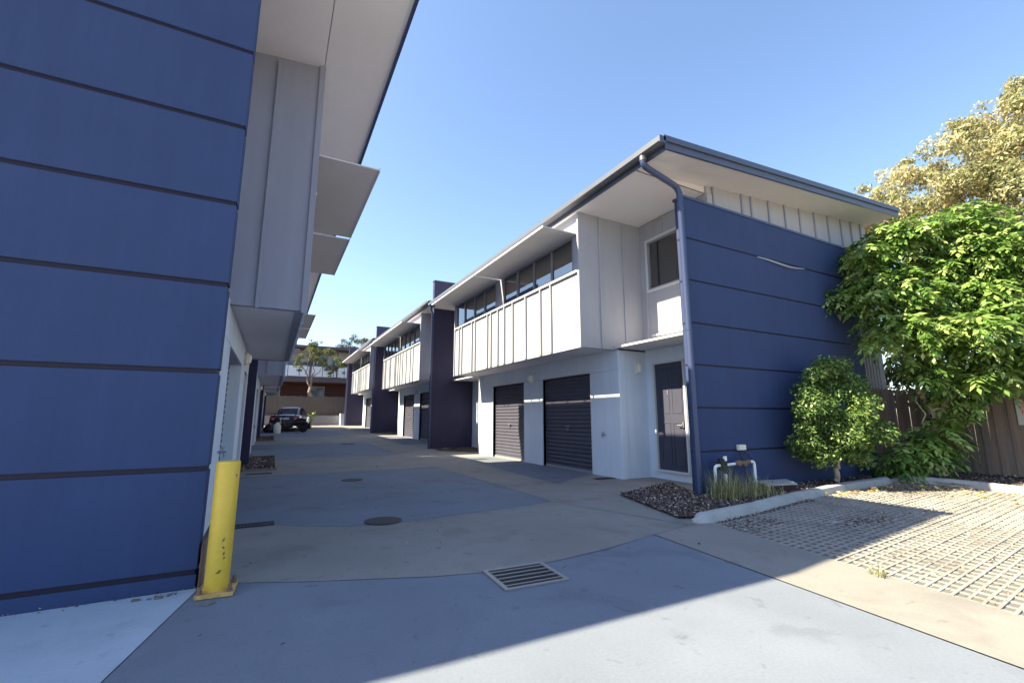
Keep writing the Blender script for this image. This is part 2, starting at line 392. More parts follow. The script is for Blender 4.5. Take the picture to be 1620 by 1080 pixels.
DIRT = mat('washed_dirt', (0.214, 0.165, 0.132), .95, .3, 5, .3, 60, .5, 50)
def dirt_pt():
    q = random.random()
    if q < .4: x = random.uniform(4.7, 7.2); return (x, 3.72 + .13 * (x - 4.6) + abs(random.gauss(0, .07)) - .05)
    if q < .7: return (random.gauss(9.6, .6), random.gauss(3.75, .22))
    x = random.uniform(4.6, 5.4); return (x, 3.45 + random.gauss(0, .12) + (x - 4.6) * .1) if random.random() < .5 else (random.gauss(6.3, .35), random.gauss(3.0, .12))
chips('washed_mulch', dirt_pt, 5200, CHIPM, -.012, .026, bay)
# planting bed beside the blue end wall, kerb round it
BEDPOLY = [(4.90, 5.66), (4.4, 4.05), (4.6, 3.98), (5.6, 4.05), (6.6, 4.25), (7.8, 4.42), (8.8, 4.5), (10.4, 4.55), (10.9, 4.3), (10.85, 2.8), (10.7, -3), (13.5, -3), (13.5, 5.3), (6.1, 5.3), (6.1, 5.05), (5.95, 5.05), (6.55, 6.2)]
bed = MB(); n = len(BEDPOLY)
bed.add([(x, y_, .03) for x, y_ in BEDPOLY], [tuple(range(n))])
bed = tag(bed.build('mulch_bed', MULCH), kind='structure')
def in_poly(x, y_, poly):
    c = False; k = len(poly) - 1
    for i in range(len(poly)):
        xi, yi = poly[i]; xj, yj = poly[k]
        if (yi > y_) != (yj > y_) and x < (xj - xi) * (y_ - yi) / (yj - yi) + xi: c = not c
        k = i
    return c
def bed_pt():
    while True:
        x = random.uniform(4.4, 13.4) if random.random() < .55 else random.uniform(4.4, 8.5); y_ = random.uniform(2.2, 6.4)
        if in_poly(x, y_, BEDPOLY): return (x, y_)
chips('bark_chips', bed_pt, 30000, CHIPM, .028, .032, bed)
def kerb_sweep(pts, w=.15, h=.1):
    b = MB(); prof = [(-w * .5, -.05), (-w * .5, h * .72), (-w * .38, h * .97), (w * .1, h), (w * .34, h * .88), (w * .5, h * .3), (w * .56, -.05)]
    P = [Vector((x, y_, 0)) for x, y_ in pts]; k = len(prof)
    for i, p in enumerate(P):
        d = (P[min(i + 1, len(P) - 1)] - P[max(i - 1, 0)]).normalized(); s = Vector((d.y, -d.x, 0))
        e = min(1., .3 + .14 * i, .5 + .2 * (len(P) - 1 - i))
        for a, z in prof: b.v.append(tuple(p + s * a * e + Vector((0, 0, z * e + (random.uniform(-.004, .004) if z > 0 else 0)))))
    for i in range(len(P) - 1):
        for q in range(k - 1): b.f.append((i * k + q, i * k + q + 1, (i + 1) * k + q + 1, (i + 1) * k + q))
    b.f.append(tuple(range(k))); m_ = (len(P) - 1) * k; b.f.append(tuple(range(m_ + k - 1, m_ - 1, -1)))
    return b
def smooth_path(pts, n=6):
    out = []
    P = [Vector((*p, 0)) for p in pts]; P = [P[0] * 2 - P[1]] + P + [P[-1] * 2 - P[-2]]
    for i in range(1, len(P) - 2):
        for t in range(n):
            t /= n; a, b_, c, d = P[i - 1:i + 3]
            q = .5 * ((2 * b_) + (c - a) * t + (2 * a - 5 * b_ + 4 * c - d) * t * t + (3 * b_ - a - 3 * c + d) * t ** 3); out.append((q.x, q.y))
    out.append((P[-2].x, P[-2].y)); return out
tag(kerb_sweep(smooth_path([(4.42, 3.86), (4.62, 3.83), (5.6, 3.93), (6.6, 4.1), (7.8, 4.26), (8.8, 4.36), (9.9, 4.4), (10.5, 4.45)])).build('kerb', KERB, smooth=True), kind='structure')
tag(kerb_sweep(smooth_path([(10.56, 4.47), (10.9, 4.3), (10.98, 3.6), (10.8, 2.6), (10.7, 1), (10.6, -3)])).build('kerb', KERB, smooth=True), kind='structure')
chips('fallen_leaves', lambda: random.choice([lambda: (random.gauss(10.4, .35), random.gauss(3.6, .5)), lambda: (random.gauss(8.8, .6), random.gauss(4.12, .06)), lambda: (random.uniform(9, 10.7), random.uniform(2, 4.2))])(), 260, DRY, .0, .06, bay)
chips('slab_litter', lambda: (random.uniform(-.4, 5), random.uniform(2.4, 12)), 170, CHIPM, .003, .022, drive)
chips('wall_litter', lambda: (random.uniform(-1.4, -.3), 4.09 - abs(random.gauss(0, .05))), 60, CHIPM, .003, .02, drive)
# narrow beds between the houses on the left, along the far wall on the right
for y0, y1 in ((12.0, 15.6), (22.4, 25.8)):
    b = tag(sheet('mulch_bed', [(-1.2, y0), (.16, y0), (.16, y1), (-1.2, y1)], MULCH, .016), kind='structure')
    bb = MB()
    for (xa, xb, ya, yb) in ((.16, .2, y0, y1), (-.5, .16, y0 - .04, y0), (-.5, .16, y1, y1 + .04)):
        bb.prism([(xa, ya), (xb, ya), (xb, yb), (xa, yb)], lambda p: gz(p[1]) - .05, lambda p: gz(p[1]) + .045)
    bb.build('timber_edging', BARK, b)
    chips('bark_chips', lambda: (random.uniform(-1, .15), random.uniform(y0, y1)), 3000, CHIPM, .02, .05, b)
for y0 in (14.3, 25.4):
    b = tag(sheet('mulch_bed', [(5.35, y0 + 1.2), (6.95, y0 - .1), (6.95, y0 + 2.1), (5.35, y0 + 2.1)], MULCH, .016), kind='structure')
    chips('bark_chips', lambda: (random.uniform(5.4, 6.9), random.uniform(y0 + 1.2, y0 + 2.1)), 900, CHIPM, .02, .05, b)

# ------------------------------------------------------------------ house pieces
SLATP = None
def roller_door(parent, X, d, y0, y1, z0, z1):
    """corrugated curtain; d = +1 when the door faces +X"""
    n = max(6, int((z1 - z0) / .094)); b = MB(); prof = []
    for i in range(n):
        h = (z1 - z0) / n; za = z0 + i * h
        prof += [(0, za), (.016, za + h * .25), (.02, za + h * .5), (.016, za + h * .78), (0, za + h * .9)]
    prof.append((0, z1))
    for q, (o, z) in enumerate(prof): b.v += [(X + d * o, y0, z), (X + d * o, y1, z)]
    for q in range(len(prof) - 1): b.f.append((2 * q, 2 * q + 1, 2 * q + 3, 2 * q + 2))
    dr = b.build('garage_door', ROLL, parent)
    box('bottom_rail', FRAME, dr, X + d * .005, X + d * .035, y0 + .01, y1 - .01, z0, z0 + .05)
    box('handle', GALV, dr, X + d * .02, X + d * .05, (y0 + y1) / 2 - .07, (y0 + y1) / 2 + .07, z0 + .98, z0 + 1.01)
    box('lock', GALV, dr, X + d * .015, X + d * .04, (y0 + y1) / 2 - .02, (y0 + y1) / 2 + .02, z0 + .9, z0 + .95)
    return dr
def window(parent, X, d, y0, y1, z0, z1, mull, blinds):
    """aluminium window in a wall facing d along X; panes between the mullions"""
    b = MB(); w = .035; xa, xb = X - d * .07, X + d * .01
    b.box(xa, xb, y0, y1, z0, z0 + w).box(xa, xb, y0, y1, z1 - w, z1).box(xa, xb, y0, y0 + w, z0 + w, z1 - w).box(xa, xb, y1 - w, y1, z0 + w, z1 - w)
    for m_ in mull: b.box(xa, xb, m_ - .018, m_ + .018, z0 + w, z1 - w)
    wn_ = b.build('window', FRAME, parent)
    e = [y0] + list(mull) + [y1]
    for i in range(len(e) - 1):
        ya, yb = e[i] + (.018 if i else w), e[i + 1] - (.018 if i < len(e) - 2 else w)
        box('pane', GLASS, wn_, X - d * .034, X - d * .026, ya, yb, z0 + w, z1 - w)
        if blinds[i % len(blinds)]:
            h = blinds[i % len(blinds)]; box('blind', BLIND, wn_, X - d * .12, X - d * .105, ya - .02, yb + .02, z1 - (z1 - z0) * h, z1)
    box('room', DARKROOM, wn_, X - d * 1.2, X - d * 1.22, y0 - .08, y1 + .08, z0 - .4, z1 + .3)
    return wn_
def battens(parent, m, X, d, ylist, z0, z1, w=.042, dep=.045):
    me = MB().box(-dep / 2, dep / 2, -w / 2, w / 2, 0, z1 - z0).mesh('batten', m)
    for yy in ylist: place(me, 'batten', parent, (X + d * dep / 2, yy, z0))
def wall_light(parent, x, y, z, axis, d):
    b = MB()
    if axis == 'x':
        b.lathe([(.11, 0), (.12, d * .02), (.12, d * .045), (.1, d * .06)], (x, y, z), 20, 'x'); o = b.build('wall_light', GREYP, parent, smooth=True)
        MB().lathe([(.095, d * .055), (.09, d * .085), (.06, d * .11), (.01, d * .118)], (x, y, z), 20, 'x').build('lens', PVC, o, smooth=True)
    else:
        b.box(x - .07, x + .07, y, y + d * .03, z - .14, z + .14); o = b.build('wall_light', GREYP, parent, .01)
        MB().box(x - .045, x + .045, y + d * .03, y + d * .08, z - .11, z + .06).build('lens', PVC, o, .02)
    return o
def tap(parent, x, y, z, d):
    b = MB().cyl((x, y, z), (x + d * .09, y, z), .012, n=8).cyl((x + d * .07, y, z), (x + d * .07, y, z - .06), .011, n=8).cyl((x + d * .05, y, z), (x + d * .05, y, z + .045), .008, n=8)
    b.box(x + d * .03, x + d * .07, y - .035, y + .035, z + .045, z + .056)
    return b.build('tap', GALV, parent)
def panel_wall(parent, name, m, x0, x1, y0, y1, z0, z1, grooves, back=True, gap=.028):
    """rendered wall whose horizontal joints are recessed"""
    core = box(name, BLUEGROOVE if m is BLUE else m, parent, x0 + .012, x1 - .012, y0 + .018, y1, z0, z1 - .006)
    e = [z0] + list(grooves) + [z1]
    for a, b_ in zip(e, e[1:]):
        box('render_panel', m, core, x0, x1, y0, y1 - .02, a + (gap / 2 if a != z0 else 0), b_ - (gap / 2 if b_ != z1 else 0), .004)
    return core
def downpipe(parent, pts, r=.05):
    o = MB().tube(pts, r, 14).build('downpipe', NAVY, parent, smooth=True); return o
def entry_door(parent, X, d, y0, y1, z0, z1, number=None):
    o = box('entry_door', DOORM, parent, X - d * .06, X - d * .02, y0 + .04, y1 - .04, z0 + .03, z1 - .04)
    b = MB(); xa, xb = X - d * .08, X + d * .03
    b.box(xa, xb, y0, y0 + .04, z0 + .03, z1 - .04).box(xa, xb, y1 - .04, y1, z0 + .03, z1 - .04).box(xa, xb, y0, y1, z1 - .04, z1).box(xa, xb + d * .02, y0, y1, z0, z0 + .03)
    b.build('door_frame', TRIM, o)
    w = (y1 - y0 - .08); h = z1 - z0
    me = MB()
    for (a, b_, c, e) in ((.12, .46, .52, .94), (.54, .88, .52, .94), (.12, .46, .06, .44), (.54, .88, .06, .44)):
        ya, yb, za, zb = y0 + .04 + w * a, y0 + .04 + w * b_, z0 + h * c, z0 + h * e
        MB().box(X - d * .02, X - d * .012, ya, yb, za, za + .02).box(X - d * .02, X - d * .012, ya, yb, zb - .02, zb).box(X - d * .02, X - d * .012, ya, ya + .02, za + .02, zb - .02).box(X - d * .02, X - d * .012, yb - .02, yb, za + .02, zb - .02).build('door_moulding', DOORM, o, .003)
    hy = y0 + .11
    MB().box(X - d * .02, X + d * .015, hy - .02, hy + .02, z0 + .86, z0 + .96).cyl((X + d * .03, hy, z0 + .9), (X + d * .03, hy + .12, z0 + .9), .011, n=8).build('handle', GALV, o)
    if number:
        cu = bpy.data.curves.new('number', 'FONT'); cu.body = number; cu.size = .12; cu.extrude = .003; cu.align_x = 'CENTER'
        t = bpy.data.objects.new('number', cu); col.objects.link(t)
        dg = bpy.context.evaluated_depsgraph_get(); me = bpy.data.meshes.new_from_object(t.evaluated_get(dg)); bpy.data.objects.remove(t)
        me.materials.clear(); me.materials.append(FRAME)
        q = place(me, 'door_number', o, (X + d * -.008, (y0 + y1) / 2 + .06, z0 + 1.5)); q.rotation_euler = (R(90), 0, R(-90))
    return o

BATY = [13.71, 13.46, 12.61, 12.37, 11.48, 11.24, 10.8, 10.41, 9.93, 9.26, 8.57, 8.13]
def upper_box(parent, m, X, d, Xin, y0, y1, zb, zs, zw, zt, bats, wins, blinds, ins):
    """projecting upper storey: front at X facing d, back at Xin, sill zs, window head zw, top zt (function of x allowed)"""
    t = .1
    b = MB()
    b.box(X - d * t, X, y0, y1, zb, zs)
    e = [y0] + [q for w_ in wins for q in w_] + [y1]
    for a, c in zip(e[0::2], e[1::2]): b.box(X - d * t, X, a, c, zs, zw)
    b.box(X - d * t, X, y0, y1, zw, zt(X))
    b.build('upper_wall', m, parent)
    for (ya, yb, nm) in ((y0, y0 + t, 'side_wall'), (y1 - t, y1, 'side_wall')):
        MB().prism([(X - d * t, zb), (Xin, zb), (Xin, zt(Xin)), (X - d * t, zt(X - d * t))], ya, yb, 'y').build(nm, m, parent)
    box('underside', SOFF, parent, X - d * t, Xin, y0 + t, y1 - t, zb + .012, zb + .05)
    battens(parent, m, X, d, bats, zb - .015, zs - .02)
    for yy in (y0 + .025, y1 - .025): battens(parent, m, X, d, [yy], zb - .02, zt(X) - .01, .05, .036)
    box('sill_rail', TRIM, parent, X, X + d * .05, y0 + .06, y1 - .06, zs - .02, zs + .03)
    for (ya, yb), ms, bl in zip(wins, ins, blinds): window(parent, X, d, ya, yb, zs + .031, zw, ms, bl)

RS = .072
def roofz(x): return 5.42 + RS * (x - 5.2)
def right_block(oy, oz, label, first=False, last=False):
    r = empty('townhouse_block', (6.2, 7.05 + oy, oz), label, 'townhouse', 'townhouses along the right of the driveway')
    def Z(z): return z + oz
    zg = oz - .12
    y0, y1 = 7.05 + oy, 14.15 + oy; X = 6.2
    yn = 5.25 if first else 5.54 + oy; yf = 16.47 + oy
    b = MB()
    for a, c in ((y0, 8.0 + oy), (10.0 + oy, 11.0 + oy), (13.0 + oy, y1)): b.box(X, X + .2, a, c, zg, Z(2.17))
    b.box(X, X + .2, y0, y1, Z(2.17), Z(2.62)); b.build('garage_wall', WHITE, r, .012)
    for a in (y0, y1 - .2): box('return_wall', WHITE, r, X + .2, 6.95, a, a + .2, zg, Z(2.62))
    for a, c in ((8.0, 10.0), (11.0, 13.0)):
        roller_door(r, X + .1, -1, a + oy, c + oy, Z(0), Z(2.17))
        f = MB().box(X - .006, X + .09, a + oy - .03, a + oy, zg, Z(2.2)).box(X - .006, X + .09, c + oy, c + oy + .03, zg, Z(2.2)).box(X - .006, X + .09, a + oy, c + oy, Z(2.17), Z(2.2))
        f.build('door_trim', TRIM, r)
    wall_light(r, X, 10.57 + oy, Z(2.24), 'x', -1)
    tap(r, X, 7.55 + oy, Z(.84), -1)
    # entrance recesses
    for k, (ya, yb) in enumerate(((yn, y0), (y1, yf))):
        dy0, dy1 = (yb - 1.02, yb - .2) if k == 0 else (ya + .3, ya + 1.12)
        b = MB().box(6.95, 7.1, ya, dy0, zg, Z(2.62)).box(6.95, 7.1, dy1, yb, zg, Z(2.62)).box(6.95, 7.1, dy0, dy1, Z(2.32), Z(2.62)).box(6.95, 7.1, dy0, dy1, zg, Z(.15))
        b.build('entrance_wall', WHITE, r)
        entry_door(r, 6.95, -1, dy0, dy1, Z(.15), Z(2.32), '1' if first and k == 0 else None)
        wy0, wy1 = (yb - 1.5, yb - .22) if k == 0 else (ya + .3, ya + 1.5)
        b = MB().box(6.95, 7.1, ya, wy0, Z(2.62), Z(5.39)).box(6.95, 7.1, wy1, yb, Z(2.62), Z(5.39)).box(6.95, 7.1, wy0, wy1, Z(2.62), Z(3.88)).box(6.95, 7.1, wy0, wy1, Z(4.95), Z(5.39))
        b.build('entrance_upper_wall', CLAD, r)
        window(r, 6.95, -1, wy0, wy1, Z(3.88), Z(4.95), [wy0 + (wy1 - wy0) * .3], [.97, 1])
        f = MB().box(6.91, 6.95, wy0 - .04, wy1 + .04, Z(3.83), Z(3.88)).box(6.91, 6.95, wy0 - .04, wy1 + .04, Z(4.95), Z(5.0)).box(6.91, 6.95, wy0 - .04, wy0, Z(3.88), Z(4.95)).box(6.91, 6.95, wy1, wy1 + .04, Z(3.88), Z(4.95))
        f.build('window_trim', TRIM, r)
        battens(r, CLAD, 6.95, -1, [wy1 + .06], Z(2.66), Z(3.82)); battens(r, CLAD, 6.95, -1, [(wy0 + wy1) / 2 + .2], Z(5.0), Z(5.39))
        box('flashing', TRIM, r, 6.88, 6.95, ya + .02, yb - .3, Z(2.86), Z(2.9)) if k == 0 else None
        box('canopy', AWN, r, 6.12, 6.95, ya + .01, yb - .01, Z(2.6), Z(2.64))
        box('ceiling', SOFF, r, 5.2, 6.95, ya, yb, Z(5.4), Z(5.42)) if not (first and k == 0) else None
    if first:
        wall_light(r, 6.72, y0, Z(2.24), 'y', -1)
    # upper storey
    upper_box(r, CLAD, 5.3, -1, 6.95, y0, y1, Z(2.57), Z(4.14), Z(4.93), lambda x: Z(5.4), [q + oy for q in BATY],
              [(7.28 + oy, 10.5 + oy), (10.95 + oy, 14.02 + oy)], [[.78, .95, .3, .75], [.8, .95, .2, .6]],
              [[8.12 + oy, 8.9 + oy, 9.72 + oy], [11.75 + oy, 12.5 + oy, 13.3 + oy]])
    me = MB().box(-.02, .02, -.015, .015, 0, 2.74).mesh('batten', CLAD)
    for xx in (5.8, 6.44): place(me, 'batten', r, (xx, y0 - .015, Z(2.6)))
    for a, c in ((7.15, 10.66), (10.72, 14.28)):
        aw = MB().box(4.5, 5.299, a + oy, c + oy, Z(4.945), Z(4.965)).build('awning', AWN, r)
        box('awning_edge', TRIM, aw, 4.48, 4.5, a + oy, c + oy, Z(4.935), Z(4.98))
    # roof
    ya = 4.6 if first else 5.56 + oy; yb = 16.47 + oy if not last else 16.9 + oy
    def rz(x): return Z(roofz(x))
    MB().prism([(5.08, rz(5.08) + .13), (12.95, rz(12.95) + .13), (12.95, rz(12.95) + .17), (5.08, rz(5.08) + .17)], ya - .02, yb, 'y').build('roof', ROOF, r)
    box('fascia', FASC, r, 5.17, 5.2, ya, yb, Z(5.38), rz(5.1) + .125)
    gt = MB().prism([(5.165, Z(5.46)), (5.05, Z(5.46)), (5.03, Z(5.48)), (5.03, Z(5.57)), (5.04, Z(5.57)), (5.045, Z(5.50)), (5.165, Z(5.48))], ya - .03, yb, 'y')
    gt.build('gutter', GUT, r)
    b = MB()
    MB().box(5.2, 5.3, y0, y1, Z(5.402), Z(5.415)).build('eave_soffit', SOFF, r)
    if first:
        b = MB().prism([(5.2, rz(5.2)), (12.95, rz(12.95)), (12.95, rz(12.95) + .012), (5.2, rz(5.2) + .012)], 4.62, 5.3, 'y'); b.build('verge_soffit', SOFF, r)
        box('flat_soffit', SOFF, r, 5.2, 6.95, 5.3, 7.05, Z(5.4), Z(5.41)); box('corner_post', CLAD, r, 6.955, 7.098, 5.268, 5.33, 4.9, rz(7))
        MB().prism([(5.22, Z(5.4)), (6.954, Z(5.4)), (6.954, rz(6.95)), (5.22, rz(5.2))], 5.3, 5.31, 'y').build('bulkhead', SOFF, r)
        MB().prism([(5.17, rz(5.17) - .025), (12.96, rz(12.96) - .025), (12.96, rz(12.96) + .11), (5.17, rz(5.17) + .11)], 4.585, 4.62, 'y').build('barge_board', FASC, r)
        MB().prism([(5.12, rz(5.12) + .09), (12.98, rz(12.98) + .09), (12.98, rz(12.98) + .19), (5.12, rz(5.12) + .19)], 4.555, 4.585, 'y').build('barge_cap', FASC, r)
        box('gutter_end', FASC, r, 5.03, 5.165, 4.555, 4.57, Z(5.46), Z(5.575))
        # end wall
        panel_wall(r, 'end_wall', BLUE, 6.05, 11.5, 5.05, 5.25, -.1, 4.985, [.66, 1.355, 2.055, 2.76, 3.5, 4.25])
        box('wall_cap', NAVY, r, 6.03, 11.52, 5.035, 5.265, 4.985, 5.03)
        st = MB(); n = 14
        for i in range(n + 1):
            t = i / n; x = 8.0 + 1.55 * t; dz = -.035 * math.sin(math.pi * t) + .012 * math.sin(7 * t); o = .012 + .03 * math.sin(math.pi * t)
            st.v += [(x, 5.05 - o, 4.245 + dz), (x, 5.05 - o + .004, 4.225 + dz - .018 * math.sin(math.pi * t))]
        for i in range(n): st.f.append((2 * i, 2 * i + 1, 2 * i + 3, 2 * i + 2))
        s_ = st.build('loose_joint_strip', FRAME, r); mo = s_.modifiers.new('solid', 'SOLIDIFY'); mo.thickness = .004
        MB().prism([(7.1, Z(4.8)), (12.8, Z(4.8)), (12.8, rz(12.8)), (7.1, rz(7.1))], 5.262, 5.34, 'y').build('gable_wall', CLAD, r)
        for xx in [7.13, 7.98, 8.28, 8.86, 9.43, 9.98, 10.56, 11.12, 11.69, 12.15, 12.6]:
            MB().box(xx - .02, xx + .02, 5.235, 5.262, 5.02, rz(xx) - .005).build('batten', LCLAD, r)
        wl_ = box('side_wall', CLAD, r, 11.512, 12.8, 5.28, 5.34, -.1, Z(4.8))
        for i in range(9): MB().box(11.56 + i * .135, 11.585 + i * .135, 5.262, 5.28, 1.5, 4.8).build('rib', CLAD, wl_)
        downpipe(r, [(5.1, 5.0, 5.47), (5.1, 5.0, 5.36), (5.13, 5.0, 5.3), (5.2, 5.0, 5.27), (5.78, 5.0, 5.13), (5.86, 5.0, 5.09), (5.9, 4.99, 5.0), (5.905, 4.99, 2.5), (5.905, 4.99, 0)], .052)
        MB().cyl((5.1, 5.0, 5.38), (5.1, 5.0, 5.46), .058, n=14).build('pipe_collar', GUT, r, smooth=True)
        for zz in (4.75, 2.6, .9): MB().cyl((5.905, 4.99, zz), (5.905, 4.99, zz + .03), .057, n=14).box(5.93, 6.05, 5.03, 5.06, zz, zz + .03).build('pipe_clip', NAVY, r)
    # party / end wall at the far end of the block
    zt = Z(6.5)
    fin = box('fin_wall', SLATE, r, 5.27, 12.9, yf, yf + .2, zg, zt)
    box('wall_cap', FASC, r, 5.25, 12.92, yf - .015, yf + .215, zt, zt + .04)
    downpipe(r, [(5.1, yf - .1, Z(5.5)), (5.12, yf - .1, Z(5.3)), (5.2, yf - .07, Z(5.15)), (5.2, yf - .07, Z(0))], .045)
    box('rear_wall', CLAD, r, 12.8, 12.9, 5.28 if first else yn, yf, zg, rz(12.8))
    return r

right_block(0, 0, 'pale townhouse with blue banded end wall and open entrance beside the leafy tree', first=True)
right_block(11.13, .17, 'middle pale townhouse on the right, behind the first dark fin wall')
right_block(22.26, .42, 'farthest pale townhouse on the right, next to the back fence', last=True)

def left_block(oy, oz, label, first=False, last=False):
    r = empty('townhouse_block', (-.53, 4.3 + oy, oz), label, 'townhouse', 'townhouses along the left of the driveway')
    def Z(z): return z + oz
    zg = oz - .12; X = -.53
    y0, y1 = 4.3 + oy, 11.4 + oy
    b = MB()
    for a, c in ((y0, 6.6 + oy), (9.1 + oy, 10.05 + oy), (11.2 + oy, y1)): b.box(X - .25, X, a, c, zg, Z(2.1))
    b.box(X - .25, X, y0, y1, Z(2.1), Z(2.5)); b.build('garage_wall', WHITE, r, .01)
    box('end_return', WHITE, r, X - 1.2, X - .25, y1 - .2, y1, zg, Z(2.5))
    roller_door(r, X - .2, 1, 6.6 + oy, 9.1 + oy, Z(0), Z(2.1))
    entry_door(r, X - .16, 1, 10.05 + oy, 11.2 + oy, Z(.0), Z(2.1))
    wall_light(r, X, 9.6 + oy, Z(2.27), 'x', 1)
    tap(r, X, 6.35 + oy, Z(.8), 1)
    def sz(x): return Z(5.89 + .115 * x)
    ub0, ub1 = 6.0 + oy, 11.8 + oy
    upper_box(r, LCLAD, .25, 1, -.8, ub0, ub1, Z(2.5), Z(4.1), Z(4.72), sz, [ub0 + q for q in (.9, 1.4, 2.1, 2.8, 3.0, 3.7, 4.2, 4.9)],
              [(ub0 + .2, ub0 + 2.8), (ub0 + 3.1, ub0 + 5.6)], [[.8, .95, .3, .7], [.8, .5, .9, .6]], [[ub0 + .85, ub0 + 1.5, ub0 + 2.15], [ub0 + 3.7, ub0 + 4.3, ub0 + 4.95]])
    me = MB().box(-.02, .02, -.02, .02, 0, 3.3).mesh('batten', LCLAD)
    place(me, 'batten', r, (-.26, ub0 - .02, Z(2.48)))
    MB().box(.215, .285, ub0 - .03, ub0, Z(2.47), sz(.25) - .004).build('corner_trim', LCLAD, r)
    for a, c in ((6.22, 9.02), (9.14, 11.72)):
        aw = MB().box(.252, 1.1, a + oy, c + oy, Z(4.74), Z(4.76)).build('awning', AWN, r)
        box('awning_edge', TRIM, aw, 1.1, 1.12, a + oy, c + oy, Z(4.73), Z(4.775))
    # upper wall set back over the near entrance and the recess after the block
    box('recess_wall', LCLAD, r, -1.4, -1.3, y1, 15.4 + oy, zg, Z(6.2))  # setback and height chosen to shape the sun patch coming through the gap
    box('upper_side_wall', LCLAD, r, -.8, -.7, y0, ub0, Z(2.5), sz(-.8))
    box('near_ceiling', SOFF, r, -.8, X, y0, ub0, Z(2.505), Z(2.54))
    # roof
    near = [(-12, 3.74 + oy), (-4.9, 3.74 + oy), (-2.3, 3.78 + oy), (1.1, 4.29 + oy)] if first else [(-12, 4.5 + oy), (1.1, 4.5 + oy)]  # unseen near verge of the first block, skewed to shape its ground shadow
    yf = 12.75 + oy
    for (xa, xb) in ((-12, .262), (.27, 1.1)):
        pa = [p for p in near if xa <= p[0] <= xb]
        def yn(x):
            for (xx0, yy0), (xx1, yy1) in zip(near, near[1:]):
                if xx0 <= x <= xx1: return yy0 + (yy1 - yy0) * (x - xx0) / (xx1 - xx0)
        poly = sorted(set(pa + [(xa, yn(xa)), (xb, yn(xb))])) + [(xb, yf), (xa, yf)]
        MB().prism(poly, lambda p: sz(p[0]), lambda p: sz(p[0]) + .012).build('soffit', SOFF, r)
    MB().prism(near + [(1.1, yf), (-12, yf)], lambda p: sz(p[0]) + .3, lambda p: sz(p[0]) + .36).build('roof', ROOF, r)
    nb = near[-2:]
    box('fascia', NAVY, r, 1.1, 1.14, near[-1][1], yf, sz(1.1) - .03, Z(6.5))
    box('gutter', NAVY, r, 1.14, 1.2, near[-1][1], yf, Z(6.42), Z(6.64))  # unseen gutter added on the high eave, raised to set its shadow line
    e = MB(); np_ = near
    for (xa, ya), (xb, yb) in zip(np_, np_[1:]):
        e.add([(xa, ya, sz(xa) - .02), (xb, yb, sz(xb) - .02), (xb, yb, sz(xb) + .4), (xa, ya, sz(xa) + .4), (xa, ya + .03, sz(xa) - .02), (xb, yb + .03, sz(xb) - .02), (xb, yb + .03, sz(xb) + .4), (xa, ya + .03, sz(xa) + .4)],
              [(0, 1, 2, 3), (7, 6, 5, 4), (0, 4, 5, 1), (3, 2, 6, 7), (0, 3, 7, 4), (1, 5, 6, 2)])
    e.build('barge_board', NAVY, r)
    MB().prism([(-12, sz(-12)), (1.1, sz(1.1)), (1.1, sz(1.1) + .36), (-12, sz(-12) + .36)], yf, yf + .03, 'y').build('barge_board', NAVY, r)
    if not last: box('gap_blocker_roof', ROOF, r, -12, -1.28, yf + .03, 15.55 + oy, Z(6.2), Z(6.5))  # unseen roof added to block sun in the gap between blocks
    box('fin_wall', SLATE, r, -1.3, -.44, 13.65 + oy, 13.85 + oy, zg, Z(6.1))
    if first:
        w = panel_wall(r, 'end_wall', BLUE, -11, -.39, 4.1, 4.3, -.1, 5.75, [.11, .825, 1.55, 2.24, 2.93, 3.62, 4.34, 5.05], gap=.036)
        box('base_plate', BOLT, r, -.372, -.366, 4.06, 4.3, 0, .3)
        box('gable_wall', LCLAD, r, -12, -.8, 4.32, 4.4, 5.4, sz(-12) + .0) if False else None
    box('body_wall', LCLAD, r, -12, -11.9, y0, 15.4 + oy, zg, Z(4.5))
    return r
left_block(0, 0, 'nearest townhouse on the left with blue banded end wall behind the yellow bollard', first=True)
left_block(11.1, .1, 'middle grey townhouse on the left, past the first mulch bed')
left_block(22.2, .35, 'farthest grey townhouse on the left, beside the parked car', last=True)

